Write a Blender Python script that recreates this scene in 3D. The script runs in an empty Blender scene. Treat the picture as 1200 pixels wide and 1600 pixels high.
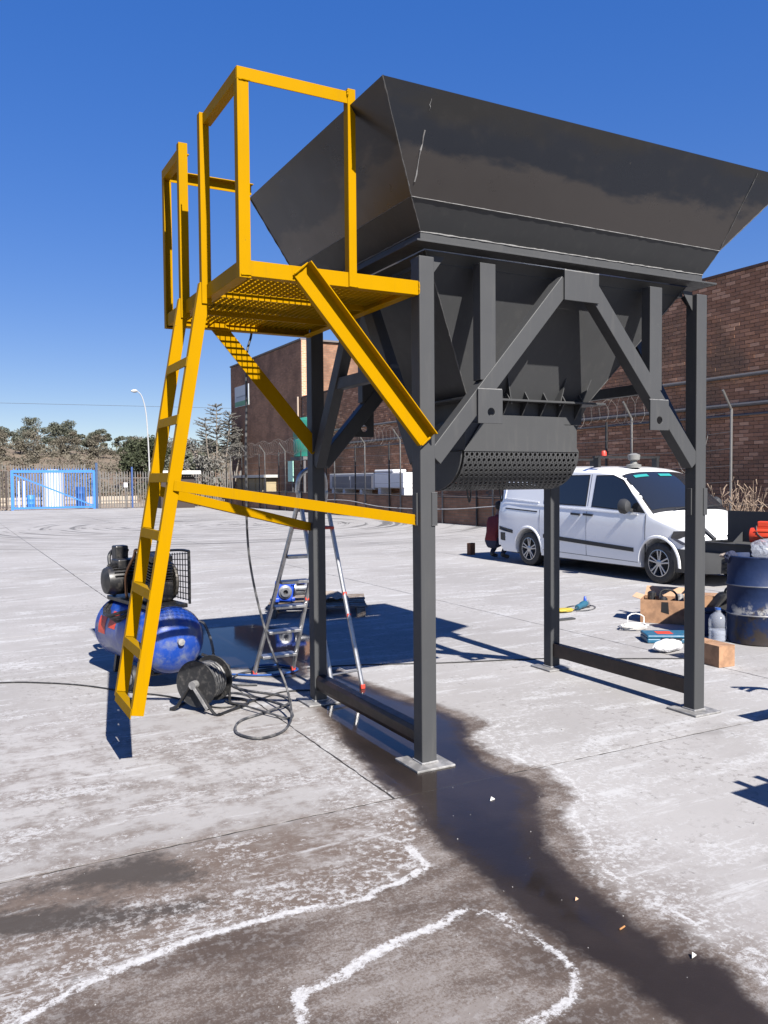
import bpy, bmesh, math, random
import numpy as np
from mathutils import Vector, Matrix
random.seed(7); RNG = np.random.default_rng(7)
PI = math.pi
sc = bpy.context.scene
COL = sc.collection
# ------------------------------------------------------------------ camera
CAM_P = Vector((-2.431, -4.109, 1.68)); F_PX, PITCH, ROLL, YAW = 1294.8, -0.0394, -0.0080, 0.4898
fwd = Vector((math.sin(YAW)*math.cos(PITCH), math.cos(YAW)*math.cos(PITCH), math.sin(PITCH)))
r0 = Vector((math.cos(YAW), -math.sin(YAW), 0)); u0 = r0.cross(fwd)
rgt = r0*math.cos(ROLL)+u0*math.sin(ROLL); upv = u0*math.cos(ROLL)-r0*math.sin(ROLL)
cd = bpy.data.cameras.new('camera'); cam = bpy.data.objects.new('camera', cd); COL.objects.link(cam)
cd.sensor_fit = 'VERTICAL'; cd.sensor_height = 32; cd.lens = F_PX/1600*32; cd.clip_start = .05; cd.clip_end = 3000
mw = Matrix.Identity(4)
for i in range(3):
    mw[i][0], mw[i][1], mw[i][2], mw[i][3] = rgt[i], upv[i], -fwd[i], CAM_P[i]
cam.matrix_world = mw
sc.camera = cam
# ------------------------------------------------------------------ sky and sun
SUN_EL = math.radians(42); LIGHT = Vector((.022, 1, -math.tan(SUN_EL))).normalized()
w = bpy.data.worlds.new('World'); sc.world = w; w.use_nodes = True
nt = w.node_tree; bg = nt.nodes['Background']
sky = nt.nodes.new('ShaderNodeTexSky'); sky.sky_type = 'NISHITA'; sky.sun_disc = False
sky.sun_elevation = SUN_EL; sky.sun_rotation = PI+.022; sky.altitude = 1500; sky.air_density = 1.0; sky.dust_density = .25; sky.ozone_density = 3.0
gm_ = nt.nodes.new('ShaderNodeGamma'); gm_.inputs[1].default_value = .42; hs = nt.nodes.new('ShaderNodeHueSaturation'); hs.inputs['Hue'].default_value = .528; hs.inputs['Saturation'].default_value = 2.26; hs.inputs['Value'].default_value = 2.24
nt.links.new(sky.outputs[0], gm_.inputs[0]); nt.links.new(gm_.outputs[0], hs.inputs['Color']); nt.links.new(hs.outputs[0], bg.inputs[0]); bg.inputs[1].default_value = .061
sd = bpy.data.lights.new('sun', 'SUN'); sun = bpy.data.objects.new('sun', sd); COL.objects.link(sun)
sd.energy = 5.0; sd.angle = math.radians(.53); sd.color = (1, .955, .89)
sun.rotation_euler = LIGHT.to_track_quat('-Z', 'Y').to_euler(); sun.location = (0, -20, 20)
sc.view_settings.view_transform = 'Standard'; sc.view_settings.look = 'None'
sc.view_settings.exposure = 1.38; sc.view_settings.gamma = 1; sc.view_settings.use_curve_mapping = False
# ------------------------------------------------------------------ helpers
def V(*a): return Vector(a if len(a) > 1 else a[0])
class MB:
    """collects shapes; build() links them as ONE mesh object"""
    def __init__(s): s.v = []; s.f = []
    def add(s, vs, fs):
        o = len(s.v); s.v += [tuple(v) for v in vs]; s.f += [tuple(i+o for i in f) for f in fs]; return s
    def box(s, c, d, R=None):
        c = V(c); vs = []
        for z in (-.5, .5):
            for x, y in ((-.5, -.5), (.5, -.5), (.5, .5), (-.5, .5)):
                p = Vector((x*d[0], y*d[1], z*d[2])); p = R @ p if R else p; vs.append(c+p)
        return s.add(vs, [(3, 2, 1, 0), (4, 5, 6, 7), (0, 1, 5, 4), (1, 2, 6, 5), (2, 3, 7, 6), (3, 0, 4, 7)])
    def span(s, x0, x1, y0, y1, z0, z1): return s.box(((x0+x1)/2, (y0+y1)/2, (z0+z1)/2), (abs(x1-x0), abs(y1-y0), abs(z1-z0)))
    def ext(s, prof, p0, p1, side, up=None):
        """extrude closed 2D profile (a along side, b along up) from p0 to p1"""
        p0, p1 = V(p0), V(p1); d = (p1-p0).normalized(); side = V(side); side = (side-d*side.dot(d)).normalized()
        u = side.cross(d) if up is None else (V(up)-d*V(up).dot(d)-side*V(up).dot(side)).normalized()
        n = len(prof); vs = [p0+side*a+u*b for a, b in prof]+[p1+side*a+u*b for a, b in prof]
        fs = [tuple(range(n))[::-1], tuple(range(n, 2*n))]+[(i, (i+1) % n, n+(i+1) % n, n+i) for i in range(n)]
        return s.add(vs, fs)
    def bar(s, p0, p1, a, b, side):
        return s.ext([(-a/2, -b/2), (a/2, -b/2), (a/2, b/2), (-a/2, b/2)], p0, p1, side)
    def angle(s, p0, p1, a, b, t, side, up):
        return s.ext([(0, 0), (a, 0), (a, t), (t, t), (t, b), (0, b)], p0, p1, side, up)
    def tube(s, pts, r, n=8, closed=False):
        pts = [V(p) for p in pts]; m = len(pts); vs = []; fs = []; prev = None
        rr = r if hasattr(r, '__len__') else [r]*m
        for i, p in enumerate(pts):
            t = (pts[(i+1) % m]-pts[i-1]) if closed else (pts[min(i+1, m-1)]-pts[max(i-1, 0)])
            t.normalize()
            if prev is None: a = t.orthogonal().normalized()
            else: a = (prev-t*prev.dot(t)); a = a.normalized() if a.length > 1e-6 else t.orthogonal().normalized()
            prev = a; b = t.cross(a)
            vs += [p+(a*math.cos(2*PI*k/n)+b*math.sin(2*PI*k/n))*rr[i] for k in range(n)]
        for i in range(m if closed else m-1):
            j = (i+1) % m
            fs += [(i*n+k, i*n+(k+1) % n, j*n+(k+1) % n, j*n+k) for k in range(n)]
        if not closed: fs += [tuple(range(n))[::-1], tuple(range((m-1)*n, m*n))]
        return s.add(vs, fs)
    def lathe(s, prof, c, axis, n=24, cap=True):
        """prof: (radius, distance along axis)"""
        c = V(c); ax = V(axis).normalized(); a = ax.orthogonal().normalized(); b = ax.cross(a); m = len(prof); vs = []; fs = []
        for r, h in prof: vs += [c+ax*h+(a*math.cos(2*PI*k/n)+b*math.sin(2*PI*k/n))*r for k in range(n)]
        for i in range(m-1): fs += [(i*n+k, i*n+(k+1) % n, (i+1)*n+(k+1) % n, (i+1)*n+k) for k in range(n)]
        if cap: fs += [tuple(range(n))[::-1], tuple(range((m-1)*n, m*n))]
        return s.add(vs, fs)
    def prism(s, poly, d):
        """closed 3D polygon given thickness vector d"""
        poly = [V(p) for p in poly]; d = V(d); n = len(poly)
        return s.add(poly+[p+d for p in poly], [tuple(range(n))[::-1], tuple(range(n, 2*n))]+[(i, (i+1) % n, n+(i+1) % n, n+i) for i in range(n)])
    def hole_plate(s, c, ex, ey, hx, hy, r, t, off=(0, 0)):
        """rectangular plate 2hx x 2hy in the ex/ey plane, a round hole at off, thickness t along ex x ey"""
        c, ex, ey = V(c), V(ex), V(ey); nz = ex.cross(ey); n = 16; vs = []
        for z in (0, t):
            for k in range(n):
                a = 2*PI*k/n; ca, sa = math.cos(a), math.sin(a); q = 1/max(abs(ca), abs(sa))
                vs.append(c+ex*(ca*q*hx)+ey*(sa*q*hy)+nz*z)
            for k in range(n):
                a = 2*PI*k/n; vs.append(c+ex*(off[0]+r*math.cos(a))+ey*(off[1]+r*math.sin(a))+nz*z)
        fs = []
        for k in range(n):
            j = (k+1) % n
            fs += [(k, n+k, n+j, j), (2*n+k, 2*n+j, 3*n+j, 3*n+k), (k, j, 2*n+j, 2*n+k), (n+k, 3*n+k, 3*n+j, n+j)]
        return s.add(vs, fs)
    def build(s, name, mat, parent=None, bevel=0, smooth=False, loc=None, fixn=True):
        me = bpy.data.meshes.new(name); me.from_pydata(s.v, [], s.f)
        if fixn:
            bm = bmesh.new(); bm.from_mesh(me); bmesh.ops.recalc_face_normals(bm, faces=bm.faces); bm.to_mesh(me); bm.free()
        me.materials.append(mat); o = bpy.data.objects.new(name, me); COL.objects.link(o); o.parent = parent
        if loc: o.location = loc
        if smooth:
            for p in me.polygons: p.use_smooth = True
            try: me.set_sharp_from_angle(angle=math.radians(40))
            except Exception: pass
        if bevel:
            b = o.modifiers.new('edge', 'BEVEL'); b.width = bevel; b.segments = 2; b.limit_method = 'ANGLE'; b.angle_limit = math.radians(40); b.harden_normals = False
        return o
def tag(o, label=None, cat=None, group=None, kind=None):
    if label: o['label'] = label
    if cat: o['category'] = cat
    if group: o['group'] = group
    if kind: o['kind'] = kind
    return o
def thing(name, label, cat, loc=(0, 0, 0), rz=0, group=None):
    o = bpy.data.objects.new(name, None); COL.objects.link(o); o.location = loc; o.rotation_euler = (0, 0, rz); o.empty_display_size = .1
    return tag(o, label, cat, group)
def clone(o, parent=None, name=None):
    c = o.copy(); COL.objects.link(c); c.parent = parent
    for ch in o.children: clone(ch, c)
    return c
def spline(pts, n=8):
    pts = [V(p) for p in pts]; out = []
    for i in range(len(pts)-1):
        p0, p1, p2, p3 = pts[max(i-1, 0)], pts[i], pts[i+1], pts[min(i+2, len(pts)-1)]
        for k in range(n):
            t = k/n; out.append(.5*((2*p1)+(p2-p0)*t+(2*p0-5*p1+4*p2-p3)*t*t+(3*p1-p0-3*p2+p3)*t**3))
    return out+[pts[-1]]
def rotz(a): return Matrix.Rotation(a, 3, 'Z')
# ------------------------------------------------------------------ materials
class NT:
    def __init__(s, name):
        s.m = bpy.data.materials.new(name); s.m.use_nodes = True; s.t = s.m.node_tree; s.b = s.t.nodes['Principled BSDF']
        s.pos = s.t.nodes.new('ShaderNodeNewGeometry').outputs['Position']
        s.obj = s.t.nodes.new('ShaderNodeTexCoord').outputs['Object']
    def n(s, typ, ins=None, **kw):
        nd = s.t.nodes.new(typ)
        for k, v in kw.items(): setattr(nd, k, v)
        for k, v in (ins or {}).items():
            if hasattr(v, 'is_output'): s.t.links.new(v, nd.inputs[k])
            else: nd.inputs[k].default_value = v
        return nd
    def math(s, op, a, b=0., c=0., clamp=False):
        return s.n('ShaderNodeMath', {0: a, 1: b, 2: c}, operation=op, use_clamp=clamp).outputs[0]
    def noise(s, scale, detail=4, rough=.55, vec=None, stretch=None, dist=0):
        vec = vec if vec is not None else s.pos
        if stretch: vec = s.n('ShaderNodeMapping', {'Vector': vec, 'Scale': stretch[:3], 'Rotation': (0, 0, stretch[3] if len(stretch) > 3 else 0)}).outputs[0]
        return s.n('ShaderNodeTexNoise', {'Vector': vec, 'Scale': scale, 'Detail': detail, 'Roughness': rough, 'Distortion': dist}).outputs[0]
    def ramp(s, f, lo, hi, smooth=True):
        return s.n('ShaderNodeMapRange', {'Value': f, 'From Min': lo, 'From Max': hi}, interpolation_type='SMOOTHSTEP' if smooth else 'LINEAR').outputs[0]
    def mix(s, f, a, b, blend='MIX'):
        nd = s.t.nodes.new('ShaderNodeMix'); nd.data_type = 'RGBA'; nd.blend_type = blend
        for k, v in ((0, f), (6, a), (7, b)):
            if hasattr(v, 'is_output'): s.t.links.new(v, nd.inputs[k])
            else: nd.inputs[k].default_value = v if k == 0 else (*v, 1)
        return nd.outputs[2]
    def attr(s, name): return s.n('ShaderNodeAttribute', attribute_name=name).outputs['Fac']
    def set(s, **kw):
        for k, v in kw.items():
            k = {'col': 'Base Color', 'rough': 'Roughness', 'metal': 'Metallic', 'spec': 'Specular IOR Level', 'nrm': 'Normal', 'coat': 'Coat Weight', 'trans': 'Transmission Weight', 'ior': 'IOR', 'alpha': 'Alpha', 'emit': 'Emission Color', 'estr': 'Emission Strength'}[k]
            if hasattr(v, 'is_output'): s.t.links.new(v, s.b.inputs[k])
            elif isinstance(v, tuple): s.b.inputs[k].default_value = (*v, 1)
            else: s.b.inputs[k].default_value = v
        return s
    def bump(s, h, strength=.3, dist=.01):
        s.set(nrm=s.n('ShaderNodeBump', {'Height': h, 'Strength': strength, 'Distance': dist}).outputs[0]); return s
def mat(name, col, rough=.5, metal=0, var=.12, scale=6, dirt=None, dirt_amt=.5, dirt_scale=5, bump=.1, bscale=60, spec=.5, coat=0):
    col = tuple(c_*.74 for c_ in col); dirt = tuple(c_*.74 for c_ in dirt) if dirt else None
    k = NT(name); lo = tuple(c*(1-var) for c in col); hi = tuple(min(1, c*(1+var)) for c in col)
    c = k.mix(k.noise(scale, 5), lo, hi)
    if dirt:
        f = k.ramp(k.noise(dirt_scale, 7, .65), 1-dirt_amt-.12, 1-dirt_amt+.12)
        c = k.mix(f, c, dirt)
    k.set(col=c, metal=metal, spec=spec, coat=coat, rough=k.math('MULTIPLY_ADD', k.noise(scale*3, 4), .25, rough-.12))
    if bump: k.bump(k.noise(bscale, 4), bump, .004)
    return k.m
def paint(name, col, dusty, chip, rough, spec):
    """sprayed steel: slight tone drift, vertical dust runs, scuffs and a few chips"""
    k = NT(name); c = k.mix(k.noise(2.3, 5, .6), tuple(x*.9 for x in col), tuple(x*1.08 for x in col))
    run = k.math('MULTIPLY', k.ramp(k.noise(7, 6, .65, stretch=(3.2, 3.2, .35)), .50, .74), .42); c = k.mix(run, c, dusty)
    c = k.mix(k.math('MULTIPLY', k.ramp(k.noise(14, 7, .72), .60, .72), .35), c, dusty)
    c = k.mix(k.math('MULTIPLY', k.ramp(k.noise(55, 5, .7), .695, .73), .8), c, chip)
    k.set(col=c, spec=spec, rough=k.math('MULTIPLY_ADD', k.noise(9, 5), .3, rough-.12)); k.bump(k.math('ADD', k.noise(2.5, 2), k.math('MULTIPLY', k.noise(70, 4), .12)), .10, .01); return k.m
YEL = paint('yellow_paint', (.288, .152, .0003), (.24, .126, .004), (.09, .055, .02), .42, .02)
YELW = paint('scuffed_yellow_paint', (.225, .125, .0012), (.15, .095, .02), (.06, .045, .03), .5, .02)
GREY = paint('grey_paint', (.045, .046, .0478), (.064, .0635, .062), (.11, .105, .10), .46, .2)
PLATE = mat('galvanised_dusty_steel', (.24, .235, .23), .55, .4, var=.25, scale=14, dirt=(.42, .41, .40), dirt_amt=.45, dirt_scale=16)
PRIMER = mat('bare_brown_steel', (.030, .021, .019), .42, .35, var=.25, scale=9, dirt=(.05, .032, .026), dirt_amt=.45)
WELD = mat('weld_bead', (.36, .355, .35), .45, .4, var=.4, scale=60); DWELD = mat('painted_weld', (.12, .12, .12), .45, .2, var=.4, scale=60)
ALU = mat('aluminium', (.55, .55, .56), .34, .9, var=.1, scale=12, dirt=(.36, .35, .34), dirt_amt=.42, dirt_scale=18)
REDP = mat('red_plastic', (.55, .05, .03), .5)
BLUE = mat('blue_tank_paint', (.009, .052, .31), .36, 0, var=.2, scale=4, dirt=(.13, .16, .27), dirt_amt=.43, dirt_scale=9, coat=.15)
GBLUE = mat('gearbox_blue_paint', (.012, .06, .42), .4, 0, var=.15)
BLACK = mat('black_paint', (.012, .012, .013), .42, 0, var=.4, scale=14, dirt=(.05, .045, .04), dirt_amt=.42, dirt_scale=15)
RUBBER = mat('black_rubber', (.014, .014, .015), .6, 0, var=.3, dirt=(.07, .065, .06), dirt_amt=.4, dirt_scale=30)
HOSE = mat('grey_hose_rubber', (.035, .036, .04), .45, 0, var=.3, dirt=(.16, .155, .15), dirt_amt=.45, dirt_scale=12)
BHOSE = mat('blue_hose_rubber', (.02, .07, .25), .4)
CARD = mat('brown_cardboard', (.40, .225, .125), .85, var=.1, scale=9, dirt=(.27, .15, .085), dirt_amt=.47, dirt_scale=8)
CARDI = mat('cut_cardboard', (.50, .32, .20), .9, var=.1)
WOOD = mat('weathered_pallet_wood', (.15, .115, .09), .8, var=.35, scale=10, dirt=(.30, .27, .24), dirt_amt=.42, dirt_scale=7, bump=.3, bscale=35)
WOODB = mat('brown_wood_block', (.22, .09, .04), .8, var=.25)
WHITEP = mat('white_plastic', (.72, .72, .74), .4, var=.06)
WHITEC = mat('white_vinyl_cable', (.68, .67, .64), .5)
def clear_plastic(name, col, rough, alpha):
    k = NT(name); k.set(col=col, rough=rough, alpha=alpha); return k.m
CLEAR = clear_plastic('clear_plastic', (.45, .48, .55), .10, .30)
TEAL = mat('teal_plastic', (.012, .11, .20), .45, dirt=(.10, .14, .17), dirt_amt=.4, dirt_scale=14)
ORANGE = mat('orange_red_paint', (.62, .055, .018), .45, var=.15)
YELP = mat('yellow_plastic', (.42, .32, .04), .6, var=.3, scale=20)
def mill_scale_sheen():
    k = NT('mill_scale_painted_sheen'); z = k.n('ShaderNodeSeparateXYZ', {0: k.pos}).outputs[2]
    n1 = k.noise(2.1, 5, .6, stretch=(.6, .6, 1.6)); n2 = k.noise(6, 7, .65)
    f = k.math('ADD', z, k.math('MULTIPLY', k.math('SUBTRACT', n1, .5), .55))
    c = k.mix(k.ramp(f, 3.405, 3.475), (.058, .0525, .0505), (.021, .0245, .033)); c = k.mix(k.ramp(f, 3.56, 3.70), c, (.029, .0285, .0285))  # mill-scale tones, with a bluish/brownish height split that paints in the ground's reflection
    c = k.mix(k.math('MULTIPLY', k.ramp(n2, .5, .8), .5), c, (.05, .047, .046)); c = k.mix(k.math('MULTIPLY', k.ramp(k.noise(30, 6, .7), .66, .74), .6), c, (.07, .067, .064))
    k.set(col=c, metal=.5, spec=.5, rough=k.math('MULTIPLY_ADD', n2, .30, .16)); k.bump(k.noise(1.7, 2), .22, .03); return k.m
SCALE_SHEEN = mill_scale_sheen()
# ------------------------------------------------------------------ ground
WATER = [(0.05, 1.54), (-0.11, 0.9), (-0.22, 0.58), (-0.26, 0.19), (-0.33, -0.01), (-0.33, -0.28), (-0.33, -0.43), (-0.42, -0.7), (-0.45, -0.92), (-0.46, -1.23), (-0.49, -1.52), (-0.49, -1.71), (-0.5, -1.9), (-0.46, -2.05), (-0.47, -2.2), (-0.49, -2.35), (-0.45, -2.9), (-0.2, -3.0), (-0.19, -2.42), (-0.13, -2.27), (-0.09, -2.21), (-0.14, -2.09), (-0.23, -2.09), (-0.18, -2.0), (-0.17, -1.83), (-0.14, -1.69), (-0.13, -1.48), (-0.07, -1.28), (0.01, -1.1), (0.13, -0.92), (0.4, -0.58), (0.42, -0.42), (0.38, -0.29), (0.38, -0.1), (0.48, 0.25), (0.71, 0.6), (0.73, 0.86), (0.65, 1.19), (0.58, 1.56), (0.59, 2.03), (0.54, 2.31), (0.42, 2.4), (.2, 2.1)]
DAMP = [(-0.03, 1.59), (-0.21, 0.8), (-0.3, 0.15), (-0.35, -0.05), (-0.34, -0.45), (-0.44, -0.73), (-0.58, -0.85), (-0.61, -0.96), (-0.61, -1.07), (-0.78, -1.14), (-0.89, -1.14), (-0.96, -1.19), (-1.11, -1.17), (-1.24, -1.15), (-1.42, -1.14), (-1.5, -1.14), (-1.66, -1.14), (-1.83, -1.19), (-1.99, -1.22), (-2.1, -1.26), (-2.26, -1.35), (-3.0, -1.6), (-3, -4), (-0.17, -4), (-0.08, -2.35), (-0.02, -2.2), (-0.07, -2.08), (-0.02, -1.92), (-0.04, -1.85), (-0.07, -1.67), (-0.03, -1.48), (0.03, -1.34), (0.15, -1.18), (0.23, -0.97), (0.32, -0.86), (0.46, -0.82), (0.54, -0.61), (0.61, -0.36), (0.51, -0.18), (0.52, 0.09), (0.58, 0.35), (0.85, 0.52), (0.86, 0.73), (0.8, 1.07), (0.67, 1.73), (0.65, 2.17), (0.64, 2.53), (0.45, 2.64)]
WLINES = [([(-2.9, -1.6), (-2.32, -1.38), (-2.26, -1.35), (-2.1, -1.26), (-1.99, -1.22), (-1.83, -1.19), (-1.66, -1.14), (-1.5, -1.14), (-1.41, -1.14), (-1.24, -1.15), (-1.11, -1.17), (-0.96, -1.19), (-0.89, -1.14), (-0.78, -1.14), (-0.61, -1.07), (-0.61, -0.96), (-0.58, -0.85)], .010),
 ([(-1.49, -1.81), (-1.45, -1.63), (-1.28, -1.62), (-1.23, -1.59), (-1.12, -1.55), (-0.98, -1.52), (-0.8, -1.5), (-0.69, -1.45), (-0.57, -1.55), (-0.58, -1.64), (-0.56, -1.82), (-0.55, -1.91), (-0.6, -2.02), (-0.64, -2.06), (-0.75, -2.11), (-0.9, -2.12)], .012),
 ([(-0.08, -2.35), (0.02, -2.2), (0, -2.08), (0.03, -1.92), (0.02, -1.85), (0, -1.67), (0.03, -1.48), (0.1, -1.34), (0.2, -1.18), (0.3, -0.97), (0.38, -0.86), (0.5, -0.82), (0.6, -0.61), (0.68, -0.36), (0.58, -0.18), (0.6, 0.09), (.7, .35), (.95, .5)], .000),
 ([(-0.24, 0.8), (-0.34, 0.15), (-0.41, -0.11), (-0.42, -0.45), (-0.5, -0.69), (-0.62, -0.85)], -.022)]
PUD2 = [(-0.23, 4.38), (0.16, 5.13), (0.77, 5.1), (.95, 4.66), (1.05, 4.13), (1.0, 3.6), (.85, 3.3), (0.6, 3.1), (0.31, 2.36), (0.01, 2.44), (-0.05, 2.85), (-0.31, 3.05), (-0.39, 3.59)]
DARKS = [[(-3, -.45), (-2.26, -0.42), (-2.12, -0.41), (-1.87, -0.36), (-1.65, -0.36), (-1.5, -0.52), (-1.47, -0.74), (-1.65, -0.68), (-1.8, -0.63), (-2.04, -0.54), (-2.27, -0.5)],
 [(-3, -.6), (-2.41, -0.56), (-2.13, -0.62), (-1.93, -0.70), (-1.68, -0.83), (-1.51, -0.87), (-1.53, -0.94), (-1.85, -0.93), (-2.07, -0.90), (-2.41, -0.78), (-3, -.8)]]
def seg_dist(P, poly, closed):
    A = np.array(poly); B = np.roll(A, -1, 0) if closed else A[1:]; A = A if closed else A[:-1]
    d = np.full(len(P), 1e9)
    for a, b in zip(A, B):
        ab = b-a; t = np.clip(((P-a)@ab)/max(ab@ab, 1e-9), 0, 1); d = np.minimum(d, np.hypot(*(P-a-t[:, None]*ab).T))
    return d
def sdf(P, poly):
    d = seg_dist(P, poly, True); A = np.array(poly); B = np.roll(A, -1, 0); ins = np.zeros(len(P), bool)
    for a, b in zip(A, B):
        c = (a[1] > P[:, 1]) != (b[1] > P[:, 1])
        with np.errstate(divide='ignore', invalid='ignore'): x = (b[0]-a[0])*(P[:, 1]-a[1])/(b[1]-a[1])+a[0]
        ins ^= c & (P[:, 0] < x)
    return np.where(ins, -d, d)
def concrete():
    k = NT('stained_concrete')
    sw, sdp, dw, p2, dk = (k.attr(n) for n in ('sd_water', 'sd_damp', 'd_white', 'sd_pool', 'sd_dark'))
    sep = k.n('ShaderNodeSeparateXYZ', {0: k.pos}); X, Y = sep.outputs[0], sep.outputs[1]
    big = k.noise(.45, 5, .6); streak = k.noise(2.2, 9, .70, stretch=(.5, 1.5, 1, .12)); fine = k.noise(38, 6, .72); mid = k.noise(7, 8, .68)
    grain = k.noise(190, 4, .75); crisp = k.noise(17, 9, .78); var = k.noise(1.1, 4, .6)
    c0 = lambda f, a, b: k.mix(f, a, b)
    c = c0(k.ramp(big, .35, .65), (.205, .197, .192), (.252, .244, .240))
    # worn brownish skin left of the run and in front of the cross joint
    west = k.math('MULTIPLY', k.ramp(X, .9, -.5), k.ramp(Y, 3.6, .6))
    front = k.math('MULTIPLY', k.ramp(X, .5, -.4), k.ramp(Y, -.15, -.55))
    mixn = k.math('ADD', k.math('MULTIPLY', streak, .62), k.math('MULTIPLY', mid, .38))
    c = c0(k.math('MULTIPLY', west, k.math('MULTIPLY', k.ramp(mixn, .45, .57), .75)), c, (.098, .078, .067))
    c = c0(k.math('MULTIPLY', front, k.math('MULTIPLY', k.ramp(k.math('ADD', mixn, k.math('MULTIPLY', var, .25)), .46, .62), .95)), c, (.086, .064, .052))
    # thin white lime bloom, scraped and streaked
    scr = k.ramp(k.noise(3.0, 10, .78, stretch=(.22, 1.6, 1, .15)), .55, .62)
    c = c0(k.math('MULTIPLY', scr, .62), c, (.325, .325, .328))
    bloom = k.ramp(k.math('ADD', k.math('MULTIPLY', streak, .55), k.math('MULTIPLY', k.noise(26, 10, .82), .45)), .515, .585)
    c = c0(k.math('MULTIPLY', bloom, .75), c, (.33, .33, .333))
    flake = k.math('MULTIPLY', k.ramp(crisp, .53, .60), k.ramp(k.noise(.9, 5, .65), .44, .60))
    c = c0(k.math('MULTIPLY', flake, .62), c, (.100, .090, .084))
    smudge = k.ramp(k.noise(1.3, 6, .65, stretch=(.5, 1.2, 1, .2)), .58, .74)
    c = c0(k.math('MULTIPLY', smudge, .4), c, (.098, .089, .084))
    foot = k.math('MULTIPLY', k.ramp(k.noise(30, 4, .6, stretch=(1, .55, 1, .4)), .60, .66), k.ramp(k.noise(2.6, 3, .5), .56, .64))
    c = c0(k.math('MULTIPLY', foot, .6), c, (.085, .078, .074))
    # dark oily patches
    dm = k.ramp(k.math('ADD', dk, k.math('MULTIPLY', k.math('SUBTRACT', k.math('ADD', k.math('MULTIPLY', crisp, .5), k.math('MULTIPLY', streak, .5)), .5), .8)), .05, -.09)
    c = c0(k.math('MULTIPLY', dm, .95), c, (.036, .030, .027))
    # tyre arcs in the far yard
    rel = k.n('ShaderNodeVectorMath', {0: k.pos, 1: (6.5, 27, 0)}, operation='SUBTRACT').outputs[0]
    rad = k.n('ShaderNodeVectorMath', {0: rel}, operation='LENGTH').outputs['Value']
    sx = k.n('ShaderNodeSeparateXYZ', {0: rel}); ang = k.math('ARCTAN2', sx.outputs[1], sx.outputs[0])
    pol = k.n('ShaderNodeCombineXYZ', {0: k.math('MULTIPLY', rad, 2.6), 1: k.math('MULTIPLY', ang, .8), 2: 0.}).outputs[0]
    arc = k.math('MULTIPLY', k.ramp(k.noise(1.15, 4, .65, vec=pol), .52, .62), k.ramp(rad, 16, 8))
    c = c0(k.math('MULTIPLY', arc, .9), c, (.075, .073, .073))
    # brown damp concrete with a salty skin
    nz = k.math('MULTIPLY', k.math('SUBTRACT', k.math('ADD', k.math('MULTIPLY', mid, .6), k.math('MULTIPLY', crisp, .4)), .5), .26)
    damp = k.ramp(k.math('ADD', sdp, nz), .05, -.05)
    dc = c0(k.ramp(k.math('ADD', k.math('MULTIPLY', streak, .6), k.math('MULTIPLY', var, .4)), .40, .60), (.048, .035, .0285), (.094, .0725, .060))
    salt = k.math('MULTIPLY', k.ramp(k.math('ADD', k.math('MULTIPLY', k.noise(85, 7, .8), .42), k.math('ADD', k.math('MULTIPLY', streak, .33), k.math('MULTIPLY', var, .25))), .485, .555), .55)
    dc = c0(salt, dc, (.185, .172, .164))
    c = c0(damp, c, dc)
    # white lime crust along drying edges: uneven, crumbly, fading out
    wv = k.math('MULTIPLY', k.math('SUBTRACT', var, .27), .045); jag = k.math('MULTIPLY', k.math('SUBTRACT', k.noise(42, 10, .82), .5), .10)
    wl = k.ramp(k.math('SUBTRACT', k.math('ADD', dw, jag), wv), .005, -.006)
    c = c0(k.math('MULTIPLY', wl, k.math('MULTIPLY_ADD', k.ramp(fine, .38, .55), .35, .55)), c, (.37, .37, .373))
    halo = k.math('MULTIPLY', k.ramp(dw, .55, 0), k.math('MULTIPLY', k.math('SUBTRACT', 1., k.math('MULTIPLY', damp, .75)), k.ramp(k.math('ADD', k.math('MULTIPLY', crisp, .6), k.math('MULTIPLY', fine, .4)), .49, .57)))
    c = c0(k.math('MULTIPLY', halo, .8), c, (.335, .335, .337))
    # wet
    wn = k.math('MULTIPLY', k.math('SUBTRACT', k.math('ADD', k.math('MULTIPLY', mid, .65), k.math('MULTIPLY', crisp, .35)), .5), .20)
    wet = k.ramp(k.math('ADD', sw, wn), .045, -.045)
    pool = k.ramp(k.math('ADD', p2, k.math('MULTIPLY', wn, 2.)), .05, -.08)
    wa = k.math('MAXIMUM', wet, pool)
    c = c0(wa, c, c0(k.ramp(var, .35, .65), (.0165, .0125, .0108), (.030, .0228, .0195)))
    c = k.mix(k.math('MULTIPLY', k.ramp(grain, .35, .7), .22), c, (.64, .63, .62), 'OVERLAY')
    c = c0(k.math('MULTIPLY', k.ramp(k.noise(75, 4, .65), .66, .73), .55), c, (.05, .045, .043))
    k.set(col=c, rough=k.math('SUBTRACT', .93, k.math('MULTIPLY_ADD', wa, .42, k.math('MULTIPLY', damp, .12))), spec=.3)
    h = k.math('ADD', k.math('MULTIPLY', fine, .5), k.math('ADD', k.math('MULTIPLY', grain, .3), k.math('MULTIPLY', crisp, .7)))
    k.bump(h, .4, .006); return k.m
CONC = concrete()
SOIL = mat('dry_soil', (.22, .165, .12), .95, var=.3, scale=.6, dirt=(.30, .25, .19), dirt_amt=.5, dirt_scale=.25)
JOINT = mat('joint_dirt', (.022, .019, .017), .95, var=.3, scale=30)
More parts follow.
